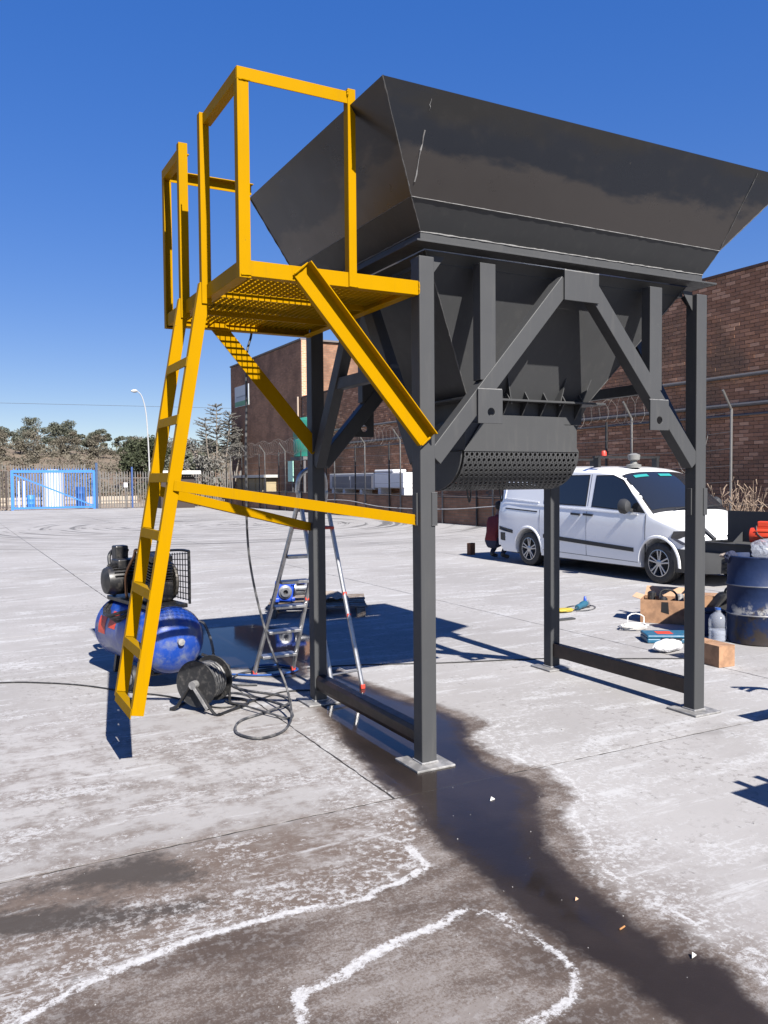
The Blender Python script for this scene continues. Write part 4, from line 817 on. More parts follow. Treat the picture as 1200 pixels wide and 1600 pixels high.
for wn in (FWIN, MWIN):
    fr = side_patch(grow(wn, .022), 'window', BLACKP, .003, sides=(1, -1)); side_patch(wn, 'pane', GLASS, .006, fr, sides=(-1,))
# pressed blank panel at the rear quarter, rails, handles, rub strip
for a, b, hgt in (((3.9, 1.215), (5.0, 1.27), .016), ((5.0, 1.27), (4.97, 1.68), .016)):
    side_patch([(a[0], a[1]), (b[0], b[1]), (b[0]-.0, b[1]+.018), (a[0], a[1]+.018)] if abs(a[0]-b[0]) > .1 else [a, (a[0]-.018, a[1]), (b[0]-.018, b[1]), b], 'panel_crease', CARW, .010)
side_patch([(1.35, 1.075), (4.98, 1.185), (4.98, 1.20), (1.35, 1.092)], 'belt_moulding', CARW, .012)
side_patch([(3.92, 1.035), (4.92, 1.075), (4.92, 1.098), (3.92, 1.058)], 'slide_track', BLACKP, .005)
for y in (2.40, 2.72): side_patch([(y, 1.015), (y+.23, 1.025), (y+.23, 1.06), (y, 1.05)], 'door_handle', BLACKP, .028, t=.04)
for y0, z0, y1, z1 in ((1.43, .47, 3.72, .565), (4.66, .60, 5.13, .655)): side_patch([(y0, z0), (y1, z1), (y1, z1+.07), (y0, z0+.065)], 'rub_strip', BLACKP, .012)
for y in (1.18, 2.555, 3.84): side_patch([(y, .33), (y+.008, .33), (y+.008, 1.09), (y, 1.09)], 'door_gap', BLACKP, .0025)
side_patch([(2.552, 1.19), (2.560, 1.19), (2.555, 1.74), (2.547, 1.74)], 'door_gap', BLACKP, .0025)
side_patch([(1.35, .30), (3.75, .335), (3.75, .342), (1.35, .307)], 'door_gap', BLACKP, .0025)
side_patch([(4.92, .44), (5.08, .45), (5.08, .60), (4.92, .60)], 'reflector', BLACKP, .008)
def top_patch(l0, l1, a0, name, m_, off, nl=8, parent=None, aa=1.0):
    m = MB(); ls = np.linspace(l0, l1, nl); n = 25
    for l in ls:
        T = topz(l); r = .13 if T > 1.5 else .10; zs = T-r; h = hw(zs, l)
        for a in np.linspace(a0, PI-a0, n): x = h*math.copysign(abs(math.cos(a))**.62, -math.cos(a)); z = zs+r*math.sin(a)**.95; m.v.append((x, l+cl(l)*(x/h)**2-off*.55, z+off))
    m.f = [(i*n+k, i*n+k+1, (i+1)*n+k+1, (i+1)*n+k) for i in range(nl-1) for k in range(n-1)]
    return m.build(name, m_, parent or van, smooth=True)
ws0 = top_patch(.985, 1.86, .46, 'windscreen_surround', BLACKP, .005); ws = top_patch(1.05, 1.82, .54, 'windscreen', GLASS, .010, parent=ws0)
STK = mat('turquoise_sticker', (.02, .26, .25), .5)
for x0, x1 in ((-.62, -.33), (-.08, .20)):
    m = MB()
    for l in (1.70, 1.76):
        T = topz(l); zs = T-.13; h = hw(zs, l)
        for x in np.linspace(x0, x1, 6): ca = (abs(x)/h)**(1/.62); sa = math.sqrt(max(0, 1-ca*ca)); m.v.append((x, l+cl(l)*(x/h)**2-.012, zs+.13*sa**.95+.016))
    m.f = [(k, k+1, k+7, k+6) for k in range(5)]; m.build('sun_strip', STK, ws0)
for x0, x1 in ((-.5, .15), (.0, .62)): m = MB(); m.tube([(x0, .985+cl(1.)*.1-.02, 1.17), ((x0+x1)/2, 1.02-.02, 1.20), (x1, 1.05-.02, 1.21)], .009, 6); m.build('wiper', BLACKP, van)
# front: bumper skin, headlamps, grille
m = MB(); zs_ = np.linspace(.21, .575, 6); us = np.linspace(-.922, .922, 61)
for z in zs_:
    for u in us:
        a = abs(u); l = 0. if a <= .7 else itp(a, [.7, .78, .86, .915, .94], [0, .06, .18, .4, .8]); h = hw(z, l); f_ = min(1, a/Wp(l)); m.v.append((math.copysign(f_*h+.010*f_, u), l+cl(l)*f_*f_-.022*(1-l*1.2), z))
m.f = [(i*61+k, i*61+k+1, (i+1)*61+k+1, (i+1)*61+k) for i in range(5) for k in range(60)]; bmp = m.build('front_bumper', CARD_, van, smooth=True)
for z in (.27, .36, .46): m = MB(); m.span(-.5, .5, -.05, .02, z-.02, z+.02); m.build('intake_bar', BLACKP, bmp)
gr = MB(); gr.span(-.36, .36, -.02, .10, .60, .80); gro = gr.build('grille', BLACKP, van)
for z in (.64, .69, .74): m = MB(); m.span(-.35, .35, -.032, -.021, z-.009, z+.009); m.build('grille_bar', CHROME, gro)
HL = mat('smoked_headlamp', (.05, .05, .055), .08, .2, coat=.6)
for s in (-1, 1):
    m = MB(); pts = [(.05, .66), (.30, .64), (.52, .74), (.46, .845), (.25, .86), (.08, .80)]
    m.prism([(s*(hw(z, y)+.022), y+cl(y)-.012, z) for y, z in pts], (-s*.05, 0, 0)); m.build('headlamp', HL, van, bevel=.004)
    m = MB(); m.lathe([(.02, -.08), (.075, -.06), (.10, .0), (.095, .07), (.05, .115), (.01, .125)], (s*1.07, 1.50, 1.20), (s*.12, 1, 0), 16); mo = m.build('mirror', CARD_, van, smooth=True)
    for q in range(len(mo.data.vertices)): mo.data.vertices[q].co.z = 1.21+(mo.data.vertices[q].co.z-1.20)*1.25
    m = MB(); m.bar((s*.92, 1.50, 1.14), (s*1.02, 1.50, 1.17), .06, .05, (0, 1, 0)); m.build('mirror_arm', CARD_, mo)
# roof bars with beacon
for y in (2.55, 4.2):
    rb = MB(); rb.span(-.78, .78, y-.03, y+.03, 2.02, 2.06); rbo = rb.build('roof_bar', BLACKP, van)
    for x in (-.7, .7): m = MB(); m.prism([(x-.03, y-.06, 1.86), (x+.03, y-.06, 1.86), (x+.03, y+.06, 1.86), (x-.03, y+.06, 1.86)], (0, 0, .17)); m.build('foot', BLACKP, rbo)
m = MB(); m.lathe([(.05, 0), (.05, .06), (.035, .09)], (-.55, 2.55, 2.062), (0, 0, 1), 12); m.build('beacon', REDP, van, smooth=True)
m = MB(); m.lathe([(.12, 0), (.13, .05), (.06, .07), (.05, .12), (.10, .14), (.11, .22), (.04, .25)], (-.28, 2.1, 1.845), (0, 0, 1), 14); m.build('roof_vent', mat('grey_vent', (.20, .20, .19), .6), van, smooth=True)
m = MB(); m.span(-.8, .8, 1.1, 4.9, .2, .24); m.build('underbody', BLACKP, van)
# ------------------------------------------------------------------ person crouching at the back of the van
RED = mat('dark_red_overall', (.16, .012, .014), .85, var=.2, scale=10, bump=.3, bscale=40); NAVY = mat('navy_work_trousers', (.012, .018, .05), .85, var=.2); SKIN = mat('brown_skin', (.16, .085, .055), .55); BOOT = mat('dusty_boot', (.10, .09, .08), .8); HAIR = mat('black_hair', (.012, .01, .009), .8)
def person(loc, rz):
    t = thing('person', 'person in dark red top and navy trousers crouching behind the van', 'person', loc, rz)
    J = dict(pel=(0, 0, .34, .15), wa=(.06, 0, .50, .13), ch=(.16, 0, .72, .155), ne=(.24, 0, .92, .06), hd=(.27, 0, 1.0, .085), ht=(.29, 0, 1.12, .075))
    E_ = [('pel', 'wa'), ('wa', 'ch'), ('ch', 'ne'), ('ne', 'hd'), ('hd', 'ht')]
    for s, n in ((1, 'l'), (-1, 'r')):
        J.update({n+'hip': (.04, s*.10, .32, .105), n+'kn': (.42, s*.17, .44, .075), n+'an': (.16, s*.15, .08, .05), n+'toe': (.36, s*.17, .04, .04), n+'sh': (.18, s*.18, .82, .075), n+'el': (.42, s*.22, .64, .052), n+'wr': (.62, s*.14, .72, .036), n+'pa': (.69, s*.12, .74, .034)})
        E_ += [('pel', n+'hip'), (n+'hip', n+'kn'), (n+'kn', n+'an'), (n+'an', n+'toe'), ('ch', n+'sh'), (n+'sh', n+'el'), (n+'el', n+'wr'), (n+'wr', n+'pa')]
        for q in range(4): k = '%sf%d' % (n, q); yy = s*(.12+(q-1.5)*.019); J[k+'a'] = (.735, yy, .755-.004*q, .010); J[k+'b'] = (.775, yy, .735, .009); J[k+'c'] = (.785, yy, .705, .008); E_ += [(n+'pa', k+'a'), (k+'a', k+'b'), (k+'b', k+'c')]
        J[n+'tha'] = (.70, s*.075, .72, .011); J[n+'thb'] = (.735, s*.06, .70, .009); E_ += [(n+'pa', n+'tha'), (n+'tha', n+'thb')]
    ks = list(J); me = bpy.data.meshes.new('body'); me.from_pydata([J[k][:3] for k in ks], [(ks.index(a), ks.index(b)) for a, b in E_], [])
    o = bpy.data.objects.new('body', me); COL.objects.link(o); sk = o.modifiers.new('skin', 'SKIN'); sk.use_smooth_shade = True
    for i, k in enumerate(ks): me.skin_vertices[0].data[i].radius = (J[k][3],)*2; me.skin_vertices[0].data[i].use_root = (k == 'pel')
    sb = o.modifiers.new('sub', 'SUBSURF'); sb.levels = sb.render_levels = 2
    bpy.context.view_layer.update(); d = bpy.context.evaluated_depsgraph_get(); nm = bpy.data.meshes.new_from_object(o.evaluated_get(d)); o.modifiers.clear(); o.data = nm; o.parent = t
    nm.materials.clear()
    for m_ in (RED, NAVY, SKIN, BOOT): nm.materials.append(m_)
    for p in nm.polygons:
        c = p.center; p.use_smooth = True
        if c.x > .60 and abs(c.y) < .26 and c.z > .6: i = 2
        elif c.z > .93: i = 2
        elif c.z < .12: i = 3
        elif c.z < .45 and not (c.x < .02 and c.z > .40): i = 1
        else: i = 0
        p.material_index = i
    m = MB(); m.lathe([(.02, .115), (.07, .095), (.095, .05), (.10, 0), (.09, -.05)], (.265, 0, 1.10), (-.25, 0, 1), 16); m.build('hair', HAIR, t, smooth=True)
    m = MB(); m.lathe([(.004, .03), (.016, .012), (.02, -.01)], (.362, 0, 1.045), (1, 0, .2), 8); m.build('nose', SKIN, t, smooth=True)
    for s in (-1, 1): m = MB(); m.lathe([(.012, .006), (.014, 0)], (.352, s*.033, 1.072), (1, 0, 0), 8); m.build('eye', HAIR, t); m = MB(); m.lathe([(.02, .01), (.03, 0), (.018, -.012)], (.28, s*.085, 1.06), (0, s, 0), 8); m.build('ear', SKIN, t, smooth=True)
    m = MB(); m.span(.352, .362, -.025, .025, 1.0, 1.008); m.build('mouth', HAIR, t)
    return t
person((7.62, 10.02, .003), .18)
m = MB(); m.box((0, 0, .13), (.17, .1, .26), rotz(.3)); tag(m.build('wood_block', WOODB, loc=(7.85, 11.1, .002), bevel=.006), 'small brown wooden block standing near the crouching person', 'block')
# ------------------------------------------------------------------ air compressor
ap, af = Vector((-.80, 2.50, 0)), Vector((-1.02, 3.62, 0)); dz_ = (af-ap); ra = math.atan2(dz_.y, dz_.x)
co = thing('air_compressor', 'blue tank air compressor with black motor behind the yellow ladder', 'compressor', tuple((ap+af)/2), ra)
co.scale = (1.07, 1.07, 1.07)
TR, TL, TZ = .252, .49, .365
prof = [(.02, -TL-.105), (.12, -TL-.085), (.20, -TL-.045), (.24, -TL), (TR, -TL+.04), (TR, TL-.04), (.24, TL), (.20, TL+.045), (.12, TL+.085), (.02, TL+.105)]
m = MB(); m.lathe(prof, (0, 0, TZ), (1, 0, 0), 40); tank = m.build('tank', BLUE, co, smooth=True)
m = MB(); m.lathe([(.026, 0), (.026, .035), (.016, .036)], (-TL-.095, 0, TZ+.01), (-1, 0, 0), 14); m.build('drain_boss', PLATE, tank, smooth=True)
for x in (-TL+.035, TL-.035): m = MB(); m.lathe([(TR+.002, -.01), (TR+.005, 0), (TR+.002, .01)], (x, 0, TZ), (1, 0, 0), 40, cap=False); m.build('tank_seam', BLUE, tank, smooth=True)
for x, y in ((.12, .236), (.32, .237)):
    m = MB(); a0 = 1.1 if x > .2 else .85
    vs = [(x+dx, math.sin(a)*(TR+.002), TZ+math.cos(a)*(TR+.002)) for a in np.linspace(a0, a0+.55, 6) for dx in (-.07, .07)]; m.add(vs, [(2*i, 2*i+1, 2*i+3, 2*i+2) for i in range(5)]); m.build('warning_sticker', ORANGE, tank)
m = MB(); m.span(-.42, .46, -.15, .15, TZ+TR-.02, TZ+TR+.012); m.build('deck', BLACK, co, bevel=.004)
# motor (far end), finned pump, belt guard
m = MB(); m.lathe([(.06, -.21), (.11, -.19), (.118, -.12), (.118, .12), (.105, .17), (.05, .19)], (.30, .05, TZ+TR+.15), (0, 1, 0), 24); mo_ = m.build('motor', BLACK, co, smooth=True)
for k in range(11): a = -1.2+k*.24; m = MB(); m.box((.30+.126*math.sin(a), .05, TZ+TR+.15+.126*math.cos(a)), (.006, .26, .024), Matrix.Rotation(a, 3, 'Y')); m.build('cooling_fin', BLACK, mo_)
m = MB(); m.span(.22, .38, -.06, .14, TZ+TR+.25, TZ+TR+.32); m.build('terminal_box', BLACK, mo_, bevel=.01)
m = MB(); m.span(-.25, .06, -.12, .11, TZ+TR+.013, TZ+TR+.18); pu = m.build('crankcase', BLACK, co, bevel=.02)
for cx, lean in ((-.17, -.35), (-.03, .35)):
    R_y = Matrix.Rotation(lean*.5, 3, 'Y'); c0 = Vector((cx, -.01, TZ+TR+.17))
    for k in range(7): m = MB(); m.box(c0+R_y @ Vector((0, 0, .02+.022*k)), (.165, .19, .009), R_y); m.build('cylinder_fin', BLACK, pu)
    m = MB(); m.lathe([(.045, 0), (.045, .17)], c0, R_y @ Vector((0, 0, 1)), 14); m.build('cylinder', BLACK, pu)
    m = MB(); m.box(c0+R_y @ Vector((0, 0, .195)), (.15, .17, .05), R_y); m.build('cylinder_head', BLACK, pu, bevel=.006)
m = MB(); m.tube(spline([(-.17, .05, TZ+TR+.36), (-.1, .12, TZ+TR+.42), (.0, .1, TZ+TR+.36), (.12, .12, TZ+TR+.20), (.16, .1, TZ+TR+.01)], 6), .012, 8); m.build('delivery_pipe', mat('copper_pipe', (.30, .16, .09), .35, .8), co)
gd = MB(); gy = -.185
for k in range(9): s = k/8; gd.tube([(-.36+.7*0, gy, TZ+TR+.03+s*.36), (.34, gy, TZ+TR+.03+s*.30)], .004, 5)
for k in range(16): s = k/15; x = -.36+.70*s; gd.tube([(x, gy, TZ+TR+.02), (x, gy, TZ+TR+.40-.06*s)], .004, 5)
gdo = gd.build('belt_guard', BLACK, co); tag(gdo, kind='stuff')
m = MB(); m.tube(spline([(-.38, gy, TZ+TR+.0), (-.38, gy, TZ+TR+.36), (-.34, gy, TZ+TR+.41), (.0, gy, TZ+TR+.39), (.34, gy, TZ+TR+.34), (.37, gy, TZ+TR+.28), (.37, gy, TZ+TR)], 6), .011, 8); m.build('guard_frame', BLACK, co)
m = MB(); m.lathe([(.15, -.012), (.155, .0), (.15, .012)], (-.10, -.15, TZ+TR+.16), (0, 1, 0), 24); m.build('flywheel', mat('grey_flywheel', (.10, .09, .075), .5, .4), co)
# pressure switch and handle at the far end
m = MB(); m.tube(spline([(.42, .1, TZ+TR), (.50, .1, TZ+TR+.22), (.56, .08, TZ+TR+.34), (.50, .02, TZ+TR+.40), (.38, -.0, TZ+TR+.38)], 6), .016, 8); m.build('handle', BLACK, co)
m = MB(); m.span(.40, .50, -.02, .09, TZ+TR+.30, TZ+TR+.42); m.build('pressure_switch', BLACK, co, bevel=.012)
m = MB(); m.lathe([(.03, 0), (.03, .02)], (.53, .02, TZ+TR+.27), (.6, .6, .2), 14); m.build('gauge', PLATE, co)
for x, s in ((-.33, 1), (-.33, -1)):
    m = MB(); m.lathe([(.05, -.02), (.09, -.025), (.098, 0), (.09, .025), (.05, .02)], (x, s*.27, .099), (0, 1, 0), 24); wh_ = m.build('wheel', RUBBER, co, smooth=True); m = MB(); m.lathe([(.052, -.022), (.052, .022)], (x, s*.27, .099), (0, 1, 0), 18); m.build('rim', ALU, wh_)
m = MB(); m.tube([(-.33, -.26, .099), (-.33, .26, .099)], .012, 8); m.build('axle', BLACK, co)
for s in (-.12, .12): m = MB(); m.bar((-.33, s, .10), (-.33, s*.9, .17), .03, .03, (1, 0, 0)); m.build('bracket', BLACK, co); m = MB(); m.bar((.38, s, .0), (.38, s*.8, .17), .04, .03, (1, 0, 0)); m.build('foot', BLACK, co)
# hose wound round the tank
pts = []
for k in range(5):
    for i in range(24): a = 2*PI*i/24; pts.append((.06+.018*k+.30*math.cos(a)+random.uniform(-.01, .01), (.17+.012*k)*math.sin(a)*1.25, TZ+TR-.06-.10*math.sin(a)**2+.014*k+random.uniform(-.006, .006)))
m = MB(); m.tube(pts, .013, 7); tag(m.build('coiled_hose', RUBBER, co, smooth=True), 'black hose coiled over the blue tank')
# ------------------------------------------------------------------ hose reel
re = thing('hose_reel', 'black steel hose reel standing beside the blue compressor tank', 'reel', (-.755, 1.87, 0), math.radians(40))
RZc, Rr = .205, .168
for x in (-.105, .105):
    m = MB(); m.lathe([(.03, -.006), (.155, -.003), (Rr, -.008), (Rr+.004, 0), (Rr, .008), (.155, .004), (.03, .006)], (0, 0, RZc), (1, 0, 0), 40)
    m.v = [(vx+x, vy, vz) for vx, vy, vz in m.v]; m.build('reel_disc', RUBBER, re, smooth=True)
m = MB(); m.lathe([(.075, -.10), (.075, .10)], (0, 0, RZc), (1, 0, 0), 24); m.build('hub', BLACK, re)
for s in (0, 1, 2, 3):
    pts = [(-.09+.18*i/96, (.085+.016*s)*math.cos(i*2*PI/16), RZc+(.085+.016*s)*math.sin(i*2*PI/16)) for i in range(97)]; m = MB(); m.tube(pts, .009, 6); m.build('wound_hose', HOSE, re)
m = MB(); m.lathe([(.03, -.16), (.03, -.105)], (0, 0, RZc), (1, 0, 0), 14); m.build('swivel', PLATE, re)
for x in (-.145, .145):
    m = MB(); m.tube(spline([(x, -.22, .016), (x, -.17, .02), (x, -.02, RZc-.01), (x, .02, RZc), (x, .15, .03), (x, .2, .016)] if x < 0 else [(x, -.26, .014), (x, -.14, .016), (x, -.12, .05), (x, -.12, RZc+.05), (x, -.09, RZc+.1), (x, .12, RZc+.16)], 8), .011, 8); m.build('frame_tube', BLACK, re)
m = MB(); m.tube(spline([(-.145, -.22, .014), (0, -.235, .014), (.145, -.26, .014), (.26, -.2, .014), (.27, 0, .014), (.15, .19, .014), (-.145, .2, .014)], 6), .010, 8); m.build('base_tube', BLACK, re)
m = MB(); m.bar((-.155, 0, RZc), (-.165, -.13, RZc-.16), .02, .012, (0, 1, -1)); m.build('crank', PLATE, re)
# ------------------------------------------------------------------ aluminium step ladder
sl = thing('step_ladder', 'aluminium step ladder with red feet standing behind the grey leg', 'ladder', (.20, 2.35, 0))
def PL(a, b): return [Vector(p) for p in (a, b)]
fl, fr_ = Vector((-.29, .33, 0)), Vector((.07, .34, 0)); tpl, tpr = Vector((-.045, -.08, 1.46)), Vector((.20, -.08, 1.46))
hoop = spline([fl+Vector((0, 0, .02)), fl.lerp(tpl, .5), tpl, Vector((-.05, -.10, 1.60)), Vector((-.03, -.11, 1.71)), Vector((.04, -.12, 1.765)), Vector((.13, -.12, 1.765)), Vector((.19, -.11, 1.71)), Vector((.205, -.10, 1.60)), tpr, fr_.lerp(tpr, .5), fr_+Vector((0, 0, .02))], 7)
m = MB(); m.tube(hoop, .020, 8); m.build('front_frame', ALU, sl, smooth=True)
for q in (.11, .26, .41, .56, .71):
    a, b = fl.lerp(tpl, q), fr_.lerp(tpr, q); d = (b-a).normalized(); m = MB(); m.bar(a+d*.015, b-d*.015, .12, .026, Vector((0, 1, 0))); m.build('step', ALU, sl, bevel=.004)
m = MB(); m.box((.075, -.14, 1.285), (.28, .22, .022)); m.build('platform_step', REDP, sl, bevel=.005)
tb1, tb2 = Vector((-.035, -.16, 1.44)), Vector((.205, -.15, 1.44)); fb1, fb2 = Vector((.03, -.60, 0)), Vector((.31, -.55, 0))
for a, b in ((fb1, tb1), (fb2, tb2)): m = MB(); m.tube([a+Vector((0, 0, .02)), a.lerp(b, .5), b], .019, 8); m.build('rear_leg', ALU, sl)
m = MB(); m.tube([fb1.lerp(tb1, .1), fb2.lerp(tb2, .1)], .009, 7); m.build('rear_stretcher', ALU, sl)
for a in (fl, fr_, fb1, fb2): m = MB(); m.span(a.x-.018, a.x+.018, a.y-.018, a.y+.018, .002, .038); m.build('rubber_foot', REDP, sl, bevel=.004)
for a, b, q in ((fr_, tpr, .45), (fb2, tb2, .52), (fb2, tb2, .40)): p = a.lerp(b, q); m = MB(); m.box(p, (.034, .034, .03)); m.build('clip', REDP, sl, bevel=.004)
# ------------------------------------------------------------------ pallet with gearbox
pa_a = math.atan2(4.93-5.48, 2.15-.95)
pal = thing('wooden_pallet', 'old grey wooden pallet lying in the shade behind the ladder', 'pallet', (1.78, 5.62, 0), pa_a)
for k in range(7): y = -.5+k*.167; m = MB(); m.box((0, y, .131+random.uniform(-.003, .003)), (1.22+random.uniform(-.02, .02), .10, .02), rotz(random.uniform(-.012, .012))); m.build('deck_board', WOOD, pal, bevel=.003)
for x in (-.54, 0, .54):
    m = MB(); m.box((x, 0, .108), (.10, 1.1, .02)); m.build('stringer_board', WOOD, pal, bevel=.003)
    for y in (-.48, 0, .48): m = MB(); m.box((x, y, .056), (.11, .13, .082)); m.build('block', WOOD, pal, bevel=.004)
    m = MB(); m.box((x, 0, .008), (.10, 1.1, .014)); m.build('base_board', WOOD, pal, bevel=.003)
GB = Matrix.Rotation(pa_a, 3, 'Z') @ Vector((-.42, -.14, 0))+Vector((1.78, 5.62, 0))
gb_ = thing('gear_motor', 'blue worm gearbox with silver motor sitting on the pallet', 'gearbox', (GB.x, GB.y, .143), pa_a+.25)
m = MB(); m.box((0, 0, .14), (.22, .17, .24), Matrix.Rotation(.12, 3, 'Y')); m.build('gear_case', GBLUE, gb_, bevel=.02)
for sx in (-1, 1):
    for sz in (-1, 1): m = MB(); m.box((sx*.10, -.085, .14+sz*.10), (.05, .03, .05)); m.build('lug', GBLUE, gb_, bevel=.008)
m = MB(); m.lathe([(.085, 0), (.085, .02), (.06, .025), (.06, .045), (.03, .046), (.03, .0)], (0, -.085, .14), (0, -1, 0), 24, cap=False); m.build('output_flange', ALU, gb_, smooth=True)
m = MB(); m.lathe([(.0, .001), (.03, .002)], (0, -.09, .14), (0, -1, 0), 16, cap=False); m.build('shaft_bore', BLACKP, gb_)
m = MB(); m.lathe([(.10, 0), (.10, .02), (.075, .025), (.078, .22), (.07, .26), (.03, .27)], (.115, .02, .16), (1, .1, 0), 20); mm_ = m.build('motor', ALU, gb_, smooth=True)
for k in range(10): a = 2*PI*k/10; m = MB(); m.box((.24, .02+.083*math.cos(a), .16+.083*math.sin(a)), (.19, .006, .006)); m.build('cooling_fin', ALU, mm_)
m = MB(); m.box((.22, -.02, .255), (.10, .09, .05)); m.build('terminal_box', GBLUE, mm_, bevel=.008)
RAG = mat('pale_folded_rag', (.30, .25, .21), .9, var=.25)
q_ = Matrix.Rotation(pa_a, 3, 'Z') @ Vector((.14, -.06, 0))+Vector((1.78, 5.62, 0))
m = MB(); nn = 14
for j in range(nn+1):
    for i in range(nn+1): u, v = i/nn*2-1, j/nn*2-1; rr = max(0, 1-(abs(u)**2.4+abs(v)**2.4)*.5); m.v.append((u*.24, v*.17, .012+.09*rr*(1+.3*math.sin(u*5+v*3))+.012*math.sin(u*11)*math.cos(v*9)))
m.f = [(j*(nn+1)+i, j*(nn+1)+i+1, (j+1)*(nn+1)+i+1, (j+1)*(nn+1)+i) for j in range(nn) for i in range(nn)]; tag(m.build('rag', RAG, loc=(q_.x, q_.y, .136), smooth=True), 'crumpled pale rag lying on the pallet', 'rag')
# ------------------------------------------------------------------ hoses and cables
def hose(name, pts, r, m_, label, cat='hose', n=7): mb = MB(); mb.tube(spline(pts, 10), r, n); return tag(mb.build(name, m_, smooth=True), label, cat)
hz = .014
hose('air_hose', [(-.445, 1.615, 2.735), (-.455, 1.60, 2.70), (-.49, 1.60, 2.55), (-.495, 1.60, 2.2), (-.50, 1.62, 1.7), (-.46, 1.68, 1.1), (-.36, 1.62, .55), (-.30, 1.40, .22), (-.33, 1.22, .06), (-.42, 1.08, hz), (-.54, .97, hz), (-.68, .96, hz), (-.75, 1.14, hz), (-.65, 1.38, hz), (-.42, 1.5, hz), (-.2, 1.58, hz+.022), (-.15, 1.87, hz), (-.35, 2.2, hz), (-.37, 2.45, hz), (-.23, 2.72, hz), (-.04, 2.78, hz), (.2, 2.79, hz)], .0085, HOSE, 'long grey air hose hanging from platform and looping on concrete')
hose('air_hose', [(-.55, 2.1, hz), (-.43, 2.13, hz), (-.26, 1.72, hz), (-.24, 1.47, hz), (-.33, 1.28, hz), (-.5, 1.62, hz+.02), (-.58, 1.95, hz)], .0075, HOSE, 'loose loop of dark hose on the ground beside the reel')
hose('air_hose', [(-.55, 2.72, hz), (-.35, 2.8, hz), (-.08, 2.60, hz), (.14, 2.56, hz), (.30, 2.66, hz), (.2, 2.9, hz), (-.01, 2.97, hz)], .0085, BHOSE, 'blue hose lying round the feet of the step ladder')
hose('power_cable', [(-2.9, 3.75, .008), (-2.04, 3.46, .008), (-1.76, 3.3, .008), (-1.45, 3.02, .008), (-1.15, 2.60, .008), (-.91, 2.30, .008), (-.66, 1.80, .008), (-.30, 1.90, .008), (-.08, 2.0, .008), (.22, 1.90, .008)], .0065, RUBBER, 'black cable running left along the ground past the ladder', 'cable')
hose('power_cable', [(.40, 2.67, .007), (.85, 2.56, .007), (1.54, 2.25, .007), (2.46, 1.93, .007), (2.97, 1.63, .007), (3.56, 1.29, .007)], .0055, RUBBER, 'thin dark cable stretched across the yard under the hopper', 'cable')
hose('air_hose', [(-.62, 2.62, .52), (-.55, 2.58, .50), (-.50, 2.52, .30), (-.50, 2.50, .06), (-.45, 2.45, hz), (-.2, 2.3, hz)], .011, HOSE, 'short hose dropping from the compressor tank to the ground')
# ------------------------------------------------------------------ oil drum, bench and clutter on the right
def drum_mat():
    k = NT('scuffed_blue_drum'); z = k.n('ShaderNodeSeparateXYZ', {0: k.obj}).outputs[2]
    c = k.mix(k.noise(5, 6, .65), (.006, .013, .042), (.010, .023, .070)); n = k.noise(3.4, 7, .7)
    c = k.mix(k.ramp(k.math('ADD', n, k.math('MULTIPLY', z, -.38)), .43, .55), c, (.030, .024, .022))
    ring = k.math('MULTIPLY', k.ramp(k.math('ABSOLUTE', k.math('SUBTRACT', z, .34)), .12, .0), k.ramp(k.noise(7, 6, .65), .50, .60)); c = k.mix(k.math('MULTIPLY', ring, .8), c, (.24, .235, .225))
    c = k.mix(k.math('MULTIPLY', k.ramp(k.noise(24, 6, .7), .66, .74), .4), c, (.14, .135, .13)); k.set(col=c, rough=.62, spec=.2); k.bump(k.noise(4.5, 3), .35, .03); return k.m
DR = drum_mat(); dr = thing('oil_drum', 'battered blue steel drum full of rubbish at the right edge', 'drum', (4.85, 1.50, 0))
m = MB(); m.lathe([(.01, .02), (.265, .02), (.275, .0), (.288, .012), (.288, .28), (.296, .29), (.298, .30), (.296, .31), (.288, .32), (.288, .57), (.296, .58), (.298, .59), (.296, .60), (.288, .61), (.288, .865), (.294, .875), (.288, .885), (.280, .875), (.280, .70), (.01, .70)], (0, 0, 0), (0, 0, 1), 48, cap=False); m.build('shell', DR, dr, smooth=True)
m = MB(); m.lathe([(.292, .285), (.3005, .30), (.292, .315)], (0, 0, 0), (0, 0, 1), 48, cap=False); m.build('rolling_hoop', mat('worn_hoop_metal', (.22, .22, .23), .55, .3, var=.4, scale=8), dr, smooth=True)
m = MB(); m.lathe([(.292, .575), (.3005, .59), (.292, .605)], (0, 0, 0), (0, 0, 1), 48, cap=False); m.build('rolling_hoop', mat('dull_hoop_metal', (.10, .105, .125), .55, .3, var=.4, scale=8), dr, smooth=True)
def crumple(name, loc, d, m_, label, cat, seed, n=18, amp=.35):
    rg = np.random.default_rng(seed); mb = MB(); ph = rg.uniform(0, 6.28, (8, 3)); fr_q = rg.normal(0, 3.2, (8, 3))
    for j in range(n+1):
        for i in range(2*n):
            t, p = PI*j/n, PI*i/n; v = np.array([math.sin(t)*math.cos(p), math.sin(t)*math.sin(p), math.cos(t)]); r = 1+amp*sum(abs(math.sin(fr_q[k]@v+ph[k, 0])) for k in range(8))/8*1.6-amp*.8
            mb.v.append((v[0]*r*d[0]/2, v[1]*r*d[1]/2, max(0, (v[2]*r+1)*d[2]/2)))
    mb.f = [(j*2*n+i, j*2*n+(i+1) % (2*n), (j+1)*2*n+(i+1) % (2*n), (j+1)*2*n+i) for j in range(n) for i in range(2*n)]
    return tag(mb.build(name, m_, loc=loc), label, cat)
crumple('plastic_bag', (4.74, 1.33, .86), (.26, .24, .20), CLEAR, 'crumpled clear plastic bag on top of the blue drum', 'bag', 3); crumple('rag', (4.64, 1.65, .80), (.15, .10, .12), NAVY, 'dark blue rag hanging over the drum rim', 'rag', 5)
